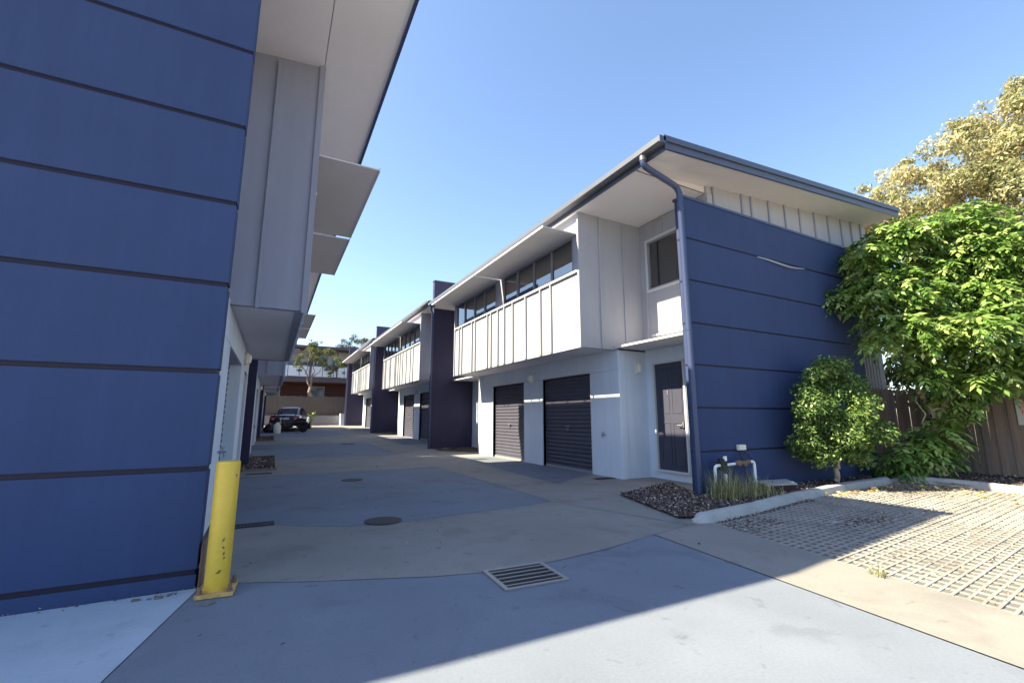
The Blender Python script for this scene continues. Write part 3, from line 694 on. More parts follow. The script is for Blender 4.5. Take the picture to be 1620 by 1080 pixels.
# ------------------------------------------------------------------ small things on the driveway
bo = empty('bollard', (-.25, 3.93, 0), 'yellow steel bollard bolted down at the corner of the blue wall', 'bollard')
MB().lathe([(.076, .03), (.076, .875), (.072, .888), (.015, .892)], (-.25, 3.93, 0), 40).build('post', YELLOW, bo, smooth=True)
MB().prism([(-.365, 3.82), (-.14, 3.8), (-.125, 4.04), (-.35, 4.06)], .004, .03).build('base_plate', RUST, bo, .003)
for x, y_ in ((-.34, 3.845), (-.165, 3.83), (-.15, 4.015), (-.328, 4.03)):
    MB().cyl((x, y_, .03), (x, y_, .075), .011, n=8).cyl((x, y_, .03), (x, y_, .048), .02, n=6).build('anchor_bolt', BOLT, bo)
SC = mat('scrape_mark', (0.165, 0.124, 0.0495), .8, .4, 60)
for (a, z, l, tl) in ((-75, .36, .03, .5), (-72, .31, .022, -.6), (-68, .27, .03, .2), (-65, .24, .02, .9), (-86, .15, .03, 1.4), (-79, .16, .025, 1.2), (-40, .79, .02, .3)):
    t = R(a); b = MB(); n = 5; pr = []
    for i in range(n):
        s = (i / (n - 1) - .5) * l; ta = t + math.sin(tl) * s / .076; zz = z + math.cos(tl) * s
        wv = .006 * (1 - abs(2 * i / (n - 1) - 1)) + .001; pr.append((ta, zz, wv))
    for ta, zz, wv in pr:
        for q in (-1, 1):
            tb = ta + q * wv * math.cos(tl) / .076; zb = zz - q * wv * math.sin(tl); b.v.append((-.25 + .0772 * math.cos(tb), 3.93 + .0772 * math.sin(tb), zb))
    for i in range(n - 1): b.f.append((2 * i, 2 * i + 1, 2 * i + 3, 2 * i + 2))
    b.build('scrape', SC, bo)
def rubble(n_, cx, cy, sx, sy, s, label, m, name='rubble_piece', grp=None):
    for i in range(n_):
        x, y_ = cx + random.uniform(-sx, sx), cy + random.uniform(-sy, sy); b = MB(); q = s * random.uniform(.5, 1.2)
        pts = [(x + q * math.cos(t) * random.uniform(.6, 1.2), y_ + .6 * q * math.sin(t) * random.uniform(.6, 1.2)) for t in [k * 1.05 for k in range(6)]]
        tag(b.prism(pts, .001, q * random.uniform(.25, .5)).build(name, m, None, .002, origin=(x, y_, 0)), label, 'rubble', grp)
CRUMB = mat('dull_mortar', (.16, .15, .14), .95, .2, 30)
rubble(5, -.62, 4.0, .1, .035, .03, 'grey mortar crumb on the pale slab at the blue wall', CRUMB, 'mortar_crumb', 'mortar crumbs at the foot of the blue wall')
rubble(5, -.22, 3.74, .1, .03, .035, 'broken grout chunk under the bollard plate', CRUMB, 'grout_chunk', 'grout chunks in front of the bollard')

# grated stormwater pit in the foreground
gr = empty('drain_grate', (1.82, 3.22, 0), 'square galvanised drain grate set in the near grey slab', 'drain')
ang = R(-3); ca, sa = math.cos(ang), math.sin(ang)
def gp(a, b_, z): return (1.815 + a * ca - b_ * sa, 3.215 + a * sa + b_ * ca, z)
def gbox(mb, a0, a1, b0, b1, z0, z1):
    mb.add([gp(a0, b0, z0), gp(a1, b0, z0), gp(a1, b1, z0), gp(a0, b1, z0), gp(a0, b0, z1), gp(a1, b0, z1), gp(a1, b1, z1), gp(a0, b1, z1)],
           [(3, 2, 1, 0), (4, 5, 6, 7), (0, 1, 5, 4), (1, 2, 6, 5), (2, 3, 7, 6), (3, 0, 4, 7)]); return mb
hx, hy = .265, .225
f = MB(); gbox(f, -hx, hx, -hy, -hy + .03, .002, .012); gbox(f, -hx, hx, hy - .03, hy, .002, .012); gbox(f, -hx, -hx + .035, -hy + .03, hy - .03, .002, .012); gbox(f, hx - .035, hx, -hy + .03, hy - .03, .002, .012)
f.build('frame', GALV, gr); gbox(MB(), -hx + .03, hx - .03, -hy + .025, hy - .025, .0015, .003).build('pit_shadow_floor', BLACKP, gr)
for i in range(5): gbox(MB(), -hx + .035, hx - .035, -.15 + i * .075 - .006, -.15 + i * .075 + .006, .003, .012).build('bar', GALV, gr)
cb = MB()
for i in range(22): a = -.22 + i * .021; gbox(cb, a - .003, a + .003, -hy + .03, hy - .03, .003, .0085)
cb.build('cross_bars', IRON, gr)
def manhole(x, y_, r_, label):
    z = gz(y_); o = empty('manhole_cover', (x, y_, z), label, 'manhole cover', 'round manhole covers in the driveway')
    MB().lathe([(r_, z + .004), (r_, z + .009), (r_ - .02, z + .01)], (x, y_, 0), 32).build('rim', IRON, o)
    MB().lathe([(r_ - .024, z + .006), (r_ - .024, z + .011), (r_ - .03, z + .012)], (x, y_, 0), 32).build('lid', IRON, o)
manhole(1.25, 5.6, .215, 'round iron manhole cover on the joint nearest the grate')
manhole(1.47, 9.44, .2, 'smaller looking round manhole cover further up the grey slab')
def strip_grate(x0, x1, y0, y1, label):
    o = empty('trench_grate', ((x0 + x1) / 2, (y0 + y1) / 2, gz(y0)), label, 'drain', None); z = gz(y0)
    MB().box(x0, x1, y0, y0 + .012, z + .005, z + .012).box(x0, x1, y1 - .012, y1, z + .005, z + .012).box(x0, x0 + .012, y0 + .012, y1 - .012, z + .005, z + .012).box(x1 - .012, x1, y0 + .012, y1 - .012, z + .005, z + .012).build('frame', IRON, o)
    b = MB()
    for i in range(1, 12): xx = x0 + (x1 - x0) * i / 12; b.box(xx - .008, xx + .008, y0 + .012, y1 - .012, z + .005, z + .011)
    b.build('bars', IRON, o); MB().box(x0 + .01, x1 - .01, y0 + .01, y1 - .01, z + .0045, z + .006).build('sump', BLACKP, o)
strip_grate(-.3, .12, 5.98, 6.16, 'dark trench grate on the joint behind the yellow bollard')
strip_grate(5.72, 6.15, 7.2, 7.38, 'small dark grate at the corner of the garage wall')
strip_grate(-.4, .1, 11.3, 11.45, 'dark trench grate in front of the first mulch bed on the left')
strip_grate(2.6, 3.1, 19.6, 19.9, 'pale edged grate far up the middle of the driveway')

# irrigation manifold by the downpipe
ir = empty('irrigation_manifold', (6.6, 4.86, .05), 'white pipe irrigation manifold with dark valve at the blue wall', 'pipework')
def el(a, b_, c): # rounded elbow path
    A, B, C = Vector(a), Vector(b_), Vector(c); out = [A]
    for t in (0, .25, .5, .75, 1):
        p = B + (A - B).normalized() * .06 * (1 - t) ** 2 + (C - B).normalized() * .06 * t ** 2; out.append(p)
    return out + [C]
yy = 4.86
MB().tube(el((6.13, yy, 0), (6.13, yy, .46), (6.36, yy, .46)), .024, 12).build('pipe', PVC, ir, smooth=True)
MB().cyl((6.33, yy - .03, 0), (6.33, yy - .03, .33), .022, n=12).build('pipe', PVC, ir, smooth=True)
MB().cyl((6.36, yy, .46), (6.62, yy, .47), .022, n=12).build('pipe', PVC, ir, smooth=True)
MB().tube(el((6.98, yy, .485), (7.09, yy, .485), (7.09, yy, 0)), .024, 12).build('pipe', PVC, ir, smooth=True)
MB().box(6.24, 6.37, yy - .05, yy + .05, .38, .52).cyl((6.29, yy, .5), (6.29, yy, .56), .05, n=12).build('valve_body', BLACKP, ir, .01)
MB().cyl((6.34, yy - .03, .53), (6.34, yy - .03, .6), .028, n=12).build('valve_cap', PVC, ir, smooth=True)
MB().cyl((6.6, yy, .47), (6.98, yy, .485), .03, n=10).cyl((6.7, yy, .44), (6.7, yy, .52), .045, n=10).cyl((6.85, yy, .43), (6.85, yy, .5), .04, n=10).build('valve_row', BOLT, ir)
MB().tube([(6.92, 5.02, .66), (6.93, 4.95, .5), (6.9, 4.88, .2), (6.9, 4.87, .02)], .009, 6).build('cable', BLACKP, ir)
MB().tube([(7.05, 5.02, .66), (7.08, 4.95, .58), (7.1, 4.9, .5)], .007, 6).build('cable', BLACKP, ir)
MB().tube([(6.5, 4.9, .38), (6.62, 4.88, .2), (6.75, 4.86, .05)], .008, 6).build('cable', BLACKP, ir)
jb = empty('junction_box', (7.0, 5.03, .64), 'small weathered grey box on the blue wall above the pipes', 'junction box')
MB().box(6.93, 7.1, 4.985, 5.046, .66, .75).build('case', GREYP, jb, .008); MB().box(6.94, 7.09, 4.978, 4.985, .67, .74).build('cover', GREYP, jb)
pit = empty('pit_lid', (7.5, 4.72, .07), 'pale concrete lid over a low brick pit in the mulch', 'pit lid')
lp = [(7.02, 4.62), (7.62, 4.5), (7.98, 4.9), (7.3, 5.0)]
MB().prism(lp, .125, .15).build('lid', KERB, pit, .004)
MB().prism([(7.06, 4.64), (7.6, 4.53), (7.93, 4.89), (7.32, 4.97)], .02, .118).build('pit_wall', BRICK, pit)
MB().tube([(7.2, 4.7, .15), (7.2, 4.7, .18), (7.26, 4.68, .18), (7.26, 4.68, .15)], .006, 6).build('lift_ring', BOLT, pit)

def grass_tuft(cx, cy, z, n, L, name, label, sp=.12):
    o = empty(name, (cx, cy, z), label, 'plant'); Q = []; T = []
    for i in range(n):
        a = random.uniform(0, 6.283); l = L * random.uniform(.5, 1.15); lean = random.uniform(.25, 1.0)
        p = Vector((cx + random.gauss(0, sp * .5), cy + random.gauss(0, sp * .5), z)); d = Vector((math.cos(a), math.sin(a), 0)); s = Vector((-d.y, d.x, 0)) * .004
        prev = p; pw = 1; tn = random.random()
        for k in range(1, 5):
            t = k / 4; q = p + d * l * lean * t ** 1.6 * .8 + Vector((0, 0, l * (t * (1.15 - .35 * lean) - .55 * lean * t * t)))
            w = 1 - t * .9; Q.append([prev - s * pw, prev + s * pw, q + s * w, q - s * w]); T.append(tn); prev = q; pw = w
    b = quads_object('blades', np.array([[tuple(v) for v in q] for q in Q]), T, BLADE, o); return o
grass_tuft(6.0, 4.6, .04, 420, .55, 'grass_clump', 'spiky grey green grass clump at the foot of the blue downpipe', .22)
grass_tuft(6.5, 4.5, .06, 320, .42, 'grass_clump', 'drier grass clump right of the spiky one, under the white pipes', .3)
grass_tuft(4.23, 1.95, .0, 45, .09, 'weed', 'small green weed at the paver edge by the beige strip', .05)

# ------------------------------------------------------------------ fences and retaining walls
rf = empty('paling_fence', (13.35, 3.0, .05), 'brown timber paling fence behind the green tree at right', 'fence')
PALM = [MB().box(-.009, .009, -.056, .056, 0, 1).mesh('paling', p) for p in PALING]
y_ = -4.0; i = 0
while y_ < 5.25:
    o = place(random.choice(PALM), 'paling', rf, (13.35 + (.012 if i % 2 else -.01) + random.uniform(-.002, .002), y_ + .05, .03), (random.uniform(-.006, .006), random.uniform(-.008, .008), 0), (1, 1, random.uniform(1.74, 1.82)))
    y_ += .105 + random.uniform(0, .006); i += 1
for z in (.4, 1.45): box('rail', PALING[1], rf, 13.37, 13.42, -4, 5.25, z, z + .08)
xf = empty('paling_fence', (12.2, 5.2, .05), 'short dark paling fence between the blue wall and the tree', 'fence')
x = 11.52
PALX = [MB().box(-.056, .056, -.006, .006, 0, 1).mesh('paling', p) for p in PALING]
while x < 13.3:
    place(random.choice(PALX), 'paling', xf, (x + .05, 5.2 + random.uniform(-.005, .005), .03), (random.uniform(-.008, .008), 0, 0), (1, 1, random.uniform(1.76, 1.84))); x += .107
for z in (.4, 1.45): box('rail', PALING[1], xf, 11.52, 13.3, 5.215, 5.255, z, z + .08)
sg = empty('parking_sign', (13.3, 3.15, 1.05), 'white sign with red letters on the fence at the right edge', 'sign')
MB().box(13.318, 13.324, 2.86, 3.33, 1.05, 1.56).build('plate', mat('faded_sign', (.5, .5, .48), .6, .06), sg)
REDM = mat('red_letter', (0.742, 0.066, 0.0495), .6, .05)
def letters(txt, size, y0, z0):
    cu = bpy.data.curves.new('letters', 'FONT'); cu.body = txt; cu.size = size; cu.extrude = .001
    t = bpy.data.objects.new('letters', cu); col.objects.link(t); dg = bpy.context.evaluated_depsgraph_get()
    me = bpy.data.meshes.new_from_object(t.evaluated_get(dg)); bpy.data.objects.remove(t); me.materials.clear(); me.materials.append(REDM)
    q = place(me, 'lettering', sg, (13.314, y0, z0)); q.rotation_euler = (R(90), 0, R(-90))
letters('T', .13, 3.26, 1.4); letters('P', .13, 3.26, 1.26)

bf = empty('back_fence', (3, 41, 1.3), 'tall weathered paling fence across the end of the driveway', 'fence')
b = MB(); x = -12; 
while x < 16:
    w = random.uniform(.11, .15); h = 2.92 + random.uniform(-.03, .03); o = random.uniform(-.012, .012)
    b.box(x, x + w, 41 + o, 41.02 + o, 1.25, h); x += w - .006
tag(b.build('palings', FARPAL, bf), kind='stuff')
for z in (1.6, 2.6): box('rail', FARPAL, bf, -12, 16, 41.04, 41.09, z, z + .1)
RET = mat('grey_render', (0.281, 0.272, 0.297), .9, .1, 1)
rw = empty('retaining_wall', (2, 40.1, .5), 'low grey retaining wall below the back fence', 'wall')
MB().box(-12, 4.95, 40.1, 40.3, .2, 1.32).build('wall', RET, rw, .01); MB().box(-12, 4.96, 40.08, 40.32, 1.32, 1.36).build('coping', RET, rw)
rw2 = empty('retaining_wall', (8, 39.6, .5), 'taller paler end section of retaining wall beside the right houses', 'wall')
MB().box(5.0, 12, 39.6, 39.8, .2, 1.5).box(5.0, 5.2, 39.8, 40.3, .2, 1.5).build('wall', WHITE, rw2, .01); MB().box(4.98, 12, 39.58, 39.82, 1.5, 1.55).build('coping', RET, rw2)

# ------------------------------------------------------------------ flats behind the fence
fl = empty('apartment_building', (3, 48, 1.3), 'red brick flats with white lattice balcony behind the back fence', 'building')
box('brick_wall', BRICK, fl, -14, 22, 48, 56, 1.2, 4.5)
WB = mat('brown_fascia', (0.099, 0.0825, 0.0907), .7, .1)
box('balcony_slab', WB, fl, -14, 22, 46.4, 48.0, 4.5, 4.95)
box('upper_wall', mat('cream_wall', (0.55, 0.52, 0.5), .8, .06), fl, -14, 22, 48.0, 56, 4.95, 7.7)
box('roof', WB, fl, -14.5, 22.5, 46.1, 56.4, 7.7, 7.95)
LATM = mat('white_lattice', (0.7, 0.74, 0.8), .7, .05)
rl = box('handrail', WB, fl, -14, 22, 46.42, 46.5, 6.12, 6.2)
me = MB().box(0, .94, -.01, .01, 0, .98).mesh('balustrade_panel', LATM)
for i in range(-14, 22): place(me, 'balustrade_panel', rl, (i, 46.46, 5.02))
for i in range(16): box('post', WB, fl, -14 + i * 2.4, -13.88 + i * 2.4, 46.4, 46.5, 4.95, 7.7)
for i in range(9):
    x = -13 + i * 3.9
    o = box('window', FRAME, fl, x, x + 1.9, 47.95, 47.99, 5.6, 7.3); box('pane', mat('far_glass', (0.0495, 0.0825, 0.116), .08, .1, spec=.8), o, x + .08, x + .9, 47.93, 47.95, 5.68, 7.22); box('pane', MATS['far_glass'], o, x + 1.0, x + 1.82, 47.93, 47.95, 5.68, 7.22)
    box('balcony_door', MATS['far_glass'], fl, x + 2.3, x + 3.2, 47.95, 47.99, 4.96, 7.1)
    o = box('window', FRAME, fl, x + .3, x + 1.8, 47.95, 47.99, 3.0, 4.2); box('pane', MATS['far_glass'], o, x + .38, x + 1.72, 47.93, 47.95, 3.08, 4.12)

# ------------------------------------------------------------------ trees and shrubs
def trunk_obj(parent, segs, m, name='trunk'):
    mb = MB()
    for a, b_, r0, r1 in segs: limb(mb, a, b_, r0, r1)
    return mb.build(name, m, parent, smooth=True)
# bright green tree at the fence
tr = empty('tree', (12.25, 4.3, .07), 'bright green broad leaved tree in the corner by the fence', 'tree')
CL = [(12.6, 3.6, 5.05, .62), (11.9, 4.1, 4.95, .55), (11.35, 4.35, 4.55, .55), (10.85, 4.5, 4.2, .5), (10.5, 4.6, 3.7, .42), (12.9, 2.8, 4.4, .7), (12.9, 3.3, 5.0, .5), (12.2, 3.5, 4.45, .5),
      (12.2, 3.8, 3.8, .55), (11.3, 4.2, 3.7, .5), (11.75, 3.9, 3.2, .42), (12.6, 3.1, 3.5, .6), (10.5, 4.3, 2.9, .42), (11.0, 3.95, 2.7, .48), (11.45, 3.4, 2.8, .5), (11.25, 3.8, 2.2, .38),
      (12.0, 2.85, 2.75, .55), (11.6, 3.5, 2.05, .4), (12.2, 3.1, 2.05, .42), (11.2, 4.25, .5, .36), (10.9, 4.5, .35, .3), (11.6, 4.05, .8, .36), (12.1, 3.85, 1.4, .36), (13.2, 2.2, 3.6, .8), (13.4, 2.6, 4.9, .65), (12.6, 1.8, 2.9, .6), (12.35, 2.5, 2.3, .45)]
V, T = compound_leaves(sub(CL, 7, .5), 5600, .32, 9, .3, .65)
quads_object('crown', V, T, LEAF_T, tr)
segs = [((12.25, 4.3, .02), (12.2, 4.2, 1.0), .14, .1), ((12.2, 4.2, 1.0), (12.3, 3.7, 2.6), .08, .05), ((12.2, 4.2, 1.0), (11.5, 4.2, 2.2), .06, .035), ((12.3, 3.7, 2.6), (12.6, 3.4, 4.6), .05, .02), ((12.2, 4.2, .8), (12.5, 3.3, 2.2), .06, .03),
        ((11.5, 4.2, 2.2), (11.2, 4.3, 4.2), .035, .015), ((11.5, 4.2, 2.2), (10.8, 4.3, 2.8), .03, .012), ((12.5, 3.3, 2.2), (12.9, 2.8, 4.2), .03, .015), ((12.3, 3.7, 2.6), (11.8, 4.0, 4.6), .03, .012), ((12.2, 4.2, .5), (11.3, 4.25, .7), .03, .012), ((12.5, 3.3, 2.2), (12.0, 2.9, 2.6), .025, .01), ((11.6, 4.2, .7), (11.75, 4.3, 1.9), .018, .012)]
trunk_obj(tr, segs, BARK2)
# round shrub
sh = empty('shrub', (9.2, 4.72, .08), 'rounded glossy green shrub in front of the blue wall', 'shrub')
SC_ = [(9.05, 4.45, 1.75, .36), (8.55, 4.45, 1.75, .34), (8.75, 4.2, 1.4, .36), (9.4, 4.5, 1.35, .38), (8.25, 4.55, 1.35, .36), (9.1, 4.15, 1.0, .34), (8.6, 4.35, .9, .36), (9.45, 4.45, .85, .36), (8.8, 4.5, 2.05, .3), (8.95, 4.4, .62, .3), (8.15, 4.6, .95, .3), (9.55, 4.5, 1.75, .26), (8.5, 4.5, .6, .28), (9.25, 4.5, 2.0, .26), (9.3, 4.5, .6, .28), (8.35, 4.55, .65, .26), (9.55, 4.5, .62, .26)]
V = simple_leaves(sub(SC_, 8, .62), 32000, .058, .5, .2); quads_object('crown', V, np.random.rand(len(V)), LEAF_S, sh)
trunk_obj(sh, [((9.2, 4.72, .05), (9.1, 4.6, .5), .05, .035), ((9.1, 4.6, .4), (8.7, 4.4, 1.2), .03, .012), ((9.1, 4.6, .4), (9.3, 4.5, 1.2), .03, .012), ((9.1, 4.6, .4), (8.95, 4.5, 1.6), .025, .01), ((9.1, 4.6, .3), (8.5, 4.5, .9), .02, .01)], BARK2)
# big autumn-leaved tree beyond the house
yt = empty('tree', (23.5, 5.0, 0), 'large yellowing tree rising behind the house at upper right', 'tree')
YC = [(20, 7.4, 8.6, 1.3), (19.6, 8.5, 8.7, .9), (19.8, 8.9, 9.0, .6), (20.2, 7.3, 10.0, .8), (20.9, 6.6, 10.7, .7), (21.8, 5.7, 11.5, .8), (22.6, 4.7, 12.2, .8), (23.2, 4.0, 12.8, .8), (19.5, 7.9, 9.5, .7), (19.3, 9.2, 8.6, .5), (20.8, 6.6, 9.6, 1.3), (21.5, 5.8, 10.2, 1.4), (22.2, 5.0, 10.6, 1.5), (23, 4.2, 11.2, 1.5), (20.6, 6.3, 8.2, 1.3), (21.4, 5.2, 8.8, 1.5), (22.2, 4.2, 9.2, 1.5), (21.8, 4.6, 7.6, 1.4), (23.5, 3.0, 10.8, 1.6), (24, 2, 12, 1.7), (23.2, 3.2, 8.2, 1.5), (24.8, 5, 11.5, 1.7), (25.5, 3.5, 9.5, 1.8), (21.5, 4.2, 6.2, 1.3), (22.5, 3.0, 6.4, 1.4), (21, 6.2, 7, 1.2), (22.5, 7.5, 9, 1.5), (21, 8, 8, 1.2)]
V = simple_leaves(sub(YC, 13, .42), 68000, .14, .45, .15, .6); P = V[:, 0]
nz = np.sin(P[:, 0] * 1.7 + P[:, 2] * 1.1) * np.cos(P[:, 1] * 1.9 - P[:, 2] * 1.3)
tone = np.clip(.5 + .28 * nz + np.random.normal(size=len(V)) * .22, 0, 1); quads_object('crown', V, tone, LEAF_Y, yt)
segs = [((23.5, 5, 0), (23.3, 4.9, 5), .4, .28)]
for c in YC[::2]: segs.append(((23.3, 4.9, 4.2 + random.random()), tuple(np.array(c[:3]) + np.random.normal(size=3) * .3), .09, .015))
trunk_obj(yt, segs, BARK2)
hb = empty('tree', (16.2, 3.4, 0), 'dark leafy tree filling the gap above the right paling fence', 'tree')
HC = [(15.6, 4.2, 2.2, 1.0), (15.6, 2.9, 2.6, 1.0), (16.2, 5.4, 2.8, 1.1), (15.9, 1.6, 2.6, 1.0), (16.4, 3.6, 3.8, 1.1), (16.6, 2.0, 4.2, 1.1), (16.8, 5.0, 4.3, 1.1), (17, .6, 3.4, 1.1), (15.6, 5.9, 2.0, .9), (17, 6.6, 2.4, 1.1), (15.2, 5.2, 1.6, .8), (17.5, 7.6, 3.4, 1.2)]
V = simple_leaves(sub(HC, 7, .42), 14000, .12, .5, .25, .4); quads_object('crown', V, np.random.rand(len(V)), LEAF_D, hb)
trunk_obj(hb, [((16.2, 3.4, 0), (16.2, 3.4, 2.5), .14, .1)] + [((16.2, 3.4, 1.5), c[:3], .06, .02) for c in HC], BARK)
# trees over the flats
tb = empty('tree', (2.9, 43.6, 1.3), 'slender forked tree standing in front of the brick flats', 'tree')
BC = [(2.2, 43.6, 6.3, .75), (2.9, 43.5, 7.1, .95), (3.7, 43.6, 6.9, .95), (4.6, 43.8, 6.2, .95), (3.4, 43.4, 6.0, .7), (5.4, 43.9, 5.8, .8), (1.9, 43.6, 5.7, .55), (3.0, 43.6, 7.9, .6), (4.2, 43.7, 5.2, .5)]
V = simple_leaves(sub(BC, 6, .42), 6500, .13, .45, .2, .5); quads_object('crown', V, np.random.rand(len(V)), LEAF_B, tb)
segs = [((2.9, 43.6, 1.3), (2.85, 43.6, 3.9), .16, .13), ((2.85, 43.6, 3.8), (2.0, 43.6, 6.0), .08, .03), ((2.85, 43.6, 3.8), (3.2, 43.6, 6.6), .09, .03), ((3.0, 43.6, 4.8), (4.2, 43.7, 6.2), .05, .02), ((2.3, 43.6, 5.0), (2.6, 43.5, 6.9), .04, .02)]
trunk_obj(tb, segs, BARK)
td = empty('tree', (11, 62, 1.3), 'dark rounded tree behind the roof of the flats', 'tree')
DC = [(9.2, 62, 11.2, 1.3), (7.8, 62, 10.4, 1.3), (10.4, 62, 10.8, 1.2), (7.8, 62, 9.2, 1.5), (8.8, 61.5, 9.6, 1.4), (10.4, 62.5, 9.6, 1.5), (9.6, 62, 8.2, 1.6), (7.4, 62, 7.8, 1.3), (12, 63, 8.5, 1.6)]
V = simple_leaves(sub(DC, 7, .42), 9000, .2, .5, .25, .4); quads_object('crown', V, np.random.rand(len(V)), LEAF_D, td)
trunk_obj(td, [((9.5, 62, 1.3), (9.4, 62, 7), .3, .2), ((9.4, 62, 6), (8, 62, 9), .12, .05), ((9.4, 62, 6), (10.6, 62.5, 9), .12, .05)], BARK)
ts = empty('tree', (1, 66, 1.3), 'small far tree showing just left of the forked tree', 'tree')
V = simple_leaves([(.6, 66, 9.2, 1.0), (1.4, 66, 8.6, 1.0), (-.4, 66, 8.6, 1.1)], 3000, .2, .55, .4); quads_object('crown', V, np.random.rand(len(V)), LEAF_D, ts)
trunk_obj(ts, [((1, 66, 1.3), (.7, 66, 8.6), .2, .08)], BARK)
pl = empty('shrub', (2.75, 39.7, .55), 'small pale leafy plant against the retaining wall beside the car', 'shrub')
V = simple_leaves([(2.6, 39.6, 1.3, .3), (2.95, 39.6, 1.5, .22), (2.7, 39.6, 1.05, .22)], 420, .13, .5, .2); quads_object('foliage', V, .5 + .5 * np.random.rand(len(V)), LEAF_S, pl)
trunk_obj(pl, [((2.75, 39.7, .5), (2.7, 39.6, 1.4), .03, .01), ((2.75, 39.7, .6), (2.95, 39.6, 1.5), .02, .01)], BARK2)

# ------------------------------------------------------------------ parked car (built pointing along +Y, origin on the ground)
PAINT = mat('car_paint', (0.04, 0.047, 0.06), .3, .03, 2, spec=.6, coat=.8)
TYRE = mat('tyre', (0.015, 0.015, 0.016), .8, .1); RIM = mat('alloy', (0.4, 0.41, 0.43), .35, .05, metal=.7)
CGL = mat('car_glass', (0.02, 0.03, 0.045), .05, .05, spec=.9); REDL = mat('tail_lens', (0.66, 0.033, 0.0413), .2, .1, spec=.7); CLRL = mat('clear_lens', (0.7, 0.7, 0.7), .15, .05, spec=.7)
def loft(secs, cap=True):
    b = MB(); k = len(secs[0])
    for s in secs: b.v += s
    for i in range(len(secs) - 1):
        for q in range(k - 1): b.f.append((i * k + q, i * k + q + 1, (i + 1) * k + q + 1, (i + 1) * k + q))
    if cap: b.f.append(tuple(range(k - 1, -1, -1))); m_ = (len(secs) - 1) * k; b.f.append(tuple(range(m_, m_ + k)))
    return b
def car():
    r = empty('sedan_car', (0, 0, 0), 'dark grey sedan parked at the far end by the left houses', 'car')
    # half-profile stations: y, sill half width, waist half width, deck height
    S = [(-2.3, .70, .74, .84), (-2.22, .80, .84, .95), (-2.0, .84, .88, 1.0), (-1.5, .86, .90, 1.0), (-.6, .87, .91, .96), (.4, .87, .91, .95), (1.1, .86, .90, .94), (1.7, .85, .88, .86), (2.15, .80, .82, .76), (2.35, .66, .68, .62)]
    secs = []
    for y_, a, w, h in S:
        lo = .24 if abs(y_) < 2.25 else .34
        L = [(-a * .9, lo), (-a, lo + .12), (-w, .62), (-w * .97, h - .1), (-w * .86, h - .02), (-w * .5, h), (0, h + .01), (w * .5, h), (w * .86, h - .02), (w * .97, h - .1), (w, .62), (a, lo + .12), (a * .9, lo)]
        secs.append([(x, y_, z) for x, z in L])
    body = loft(secs).build('body', PAINT, r, smooth=True)
    G = [(-1.72, .70, .99, .62, 1.0), (-.95, .74, .96, .56, 1.40), (-.4, .75, .95, .56, 1.455), (.25, .74, .95, .55, 1.43), (1.05, .70, .93, .62, .95)]
    secs = [[(-w, y_, zb), (-t, y_, zt - .03), (-t * .8, y_, zt), (0, y_, zt + .02), (t * .8, y_, zt), (t, y_, zt - .03), (w, y_, zb)] for y_, w, zb, t, zt in G]
    loft(secs).build('cabin', PAINT, r, smooth=True)
    # rear window follows the slope between the first two stations, with side windows
    def P(x, t, z0=(-1.72, 1.0), z1=(-.95, 1.40)): return (x, z0[0] + (z1[0] - z0[0]) * t - .012, z0[1] + (z1[1] - z0[1]) * t + .022)
    MB().add([P(-.56, .12), P(.56, .12), P(.5, .9), P(-.5, .9)], [(0, 1, 2, 3)]).build('rear_window', CGL, r)
    MB().add([(-.56, 1.0, 1.0), (.56, 1.0, 1.0), (.5, .36, 1.42), (-.5, .36, 1.42)], [(0, 1, 2, 3)]).build('windscreen', CGL, r)
    for s in (-1, 1):
        MB().add([(s * .752, -1.2, 1.01), (s * .755, .55, 1.0), (s * .585, .12, 1.38), (s * .588, -.85, 1.36)], [(0, 1, 2, 3)]).build('side_window', CGL, r)
        tl = MB().box(s * .50, s * .80, -2.345, -2.2, .70, .87).build('tail_light', REDL, r, .02)
        MB().box(s * .56, s * .68, -2.352, -2.345, .72, .78).build('reverse_lens', CLRL, tl)
        MB().box(s * .5, s * .78, 2.15, 2.3, .55, .68).build('headlight', CLRL, r, .02)
        MB().box(s * .9, s * 1.05, .55, .68, .95, 1.06).build('wing_mirror', PAINT, r, .02)
        for y_ in (-1.38, 1.38):
            w = MB().lathe([(.31, s * .68), (.325, s * .70), (.325, s * .86), (.30, s * .895), (.22, s * .895)], (0, y_, .325), 24, 'x').build('wheel', TYRE, r, smooth=True)
            MB().lathe([(.215, s * .88), (.2, s * .9), (.06, s * .885), (.01, s * .89)], (0, y_, .325), 16, 'x').build('rim', RIM, w, smooth=True)
            MB().lathe([(.38, s * .86), (.38, s * .9105), (.34, s * .912)], (0, y_, .36), 24, 'x').build('wheel_arch', BLACKP, r)
    sp = MB().box(-.72, .72, -2.26, -2.1, 1.06, 1.085).box(-.6, -.55, -2.22, -2.14, .95, 1.06).box(.55, .6, -2.22, -2.14, .95, 1.06); sp.build('spoiler', PAINT, r, .01)
    MB().box(-.26, .26, -2.335, -2.31, .72, .83).build('number_plate', PVC, r)
    MB().box(-.78, .78, -2.38, -2.1, .32, .56).build('rear_bumper', PAINT, r, .06)
    MB().cyl((.45, -2.4, .27), (.45, -2.2, .27), .035, n=10).build('exhaust', GALV, r)
    return r
c = car(); c.location = (1.2, 32.7, gz(32.7)); c.rotation_euler = (R(1.2), 0, R(-13))

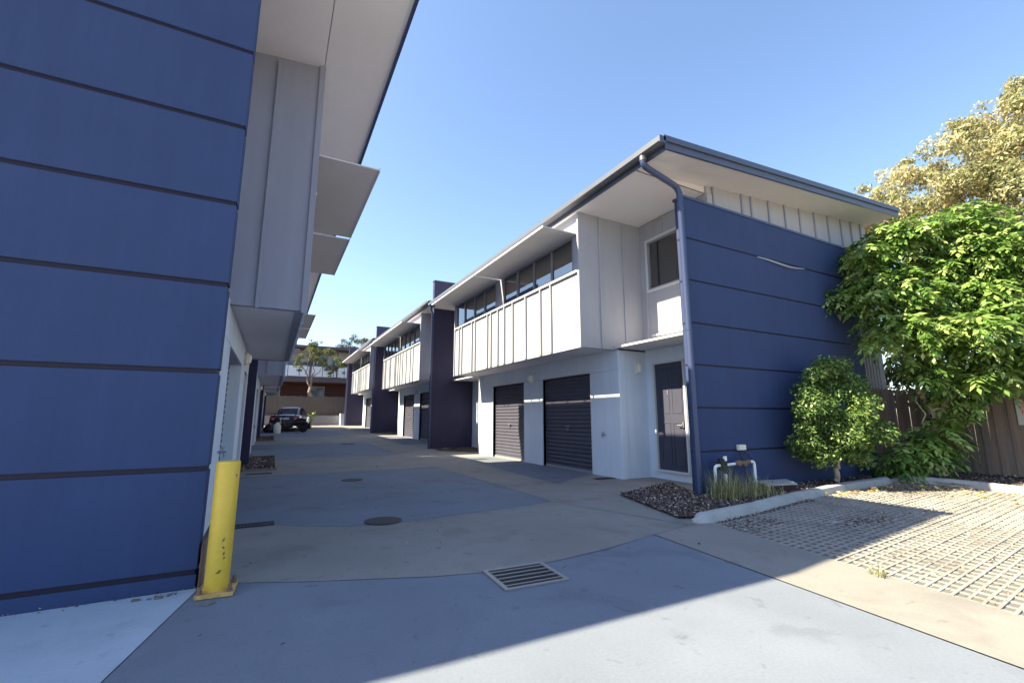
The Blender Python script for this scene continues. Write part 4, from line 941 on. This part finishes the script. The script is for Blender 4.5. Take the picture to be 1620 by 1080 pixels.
def scooter():
    r = empty('motor_scooter', (0, 0, 0), 'black motor scooter parked across the back of the grey car', 'motorbike')
    for x in (-.62, .62):
        w = MB().lathe([(.2, -.05), (.25, -.045), (.265, 0), (.25, .045), (.2, .05)], (x, 0, .265), 22, 'y').build('wheel', TYRE, r, smooth=True)
        MB().lathe([(.19, -.03), (.17, -.02), (.17, .02), (.19, .03)], (x, 0, .265), 16, 'y').build('rim', RIM, w)
    MB().tube([(-.85, 0, .52), (-.5, 0, .6), (-.1, 0, .55), (.05, 0, .36), (.3, 0, .3), (.42, 0, .45), (.5, 0, .75)], [.07, .14, .15, .1, .09, .1, .05], 10).build('body', BLACKP, r, smooth=True)
    MB().tube([(-.75, 0, .7), (-.45, 0, .74), (-.15, 0, .7)], [.06, .1, .06], 10).build('seat', TYRE, r, smooth=True)
    MB().tube([(.62, 0, .27), (.48, 0, .8), (.44, 0, .95)], .025, 8).cyl((.44, -.3, .96), (.44, .3, .96), .015, n=8).build('handlebar', BLACKP, r)
    p = [(.62 + .3 * math.cos(t), 0, .265 + .3 * math.sin(t)) for t in [R(20 + 14 * i) for i in range(11)]]
    MB().tube(p, .035, 8).build('front_mudguard', CLRL, r, smooth=True)
    MB().cyl((.56, 0, .68), (.6, 0, .68), .07, .06, 14).build('headlight', CLRL, r)
    return r
s = scooter(); s.location = (1.05, 29.3, gz(29.3)); s.rotation_euler = (0, R(0), R(176))
def bag(x, y_, s_, label):
    z = gz(y_); o = empty('rubbish_bag', (x, y_, z), label, 'bag', None)
    prof = [(s_ * .8, 0), (s_, s_ * .35), (s_ * .92, s_ * .8), (s_ * .6, s_ * 1.25), (s_ * .16, s_ * 1.5), (s_ * .2, s_ * 1.72)]
    b = MB().lathe(prof, (x, y_, z), 16)
    b.v = [(vx + random.uniform(-.04, .04) * s_ * 2, vy + random.uniform(-.04, .04) * s_ * 2, vz) for vx, vy, vz in b.v]
    b.build('sack', BLACKP, o, smooth=True); MB().lathe([(s_ * .2, s_ * 1.46), (s_ * .2, s_ * 1.54)], (x, y_, z), 10).build('tie', PVC, o)
bag(-.05, 29.6, .34, 'black rubbish bag left of the car, nearer the house wall'); bag(.3, 29.9, .26, 'smaller black bag squeezed between the scooter and the other bag')
z = gz(28.6); bt = empty('plastic_drum', (.32, 28.6, z), 'small pale plastic drum in front of the black bags', 'drum')
MB().lathe([(.17, 0), (.18, .04), (.18, .42), (.13, .52), (.06, .55)], (.32, 28.6, z), 18).build('shell', GREYP, bt, smooth=True)
MB().lathe([(.06, .55), (.06, .6), (.02, .605)], (.32, 28.6, z), 12).build('cap', PVC, bt)
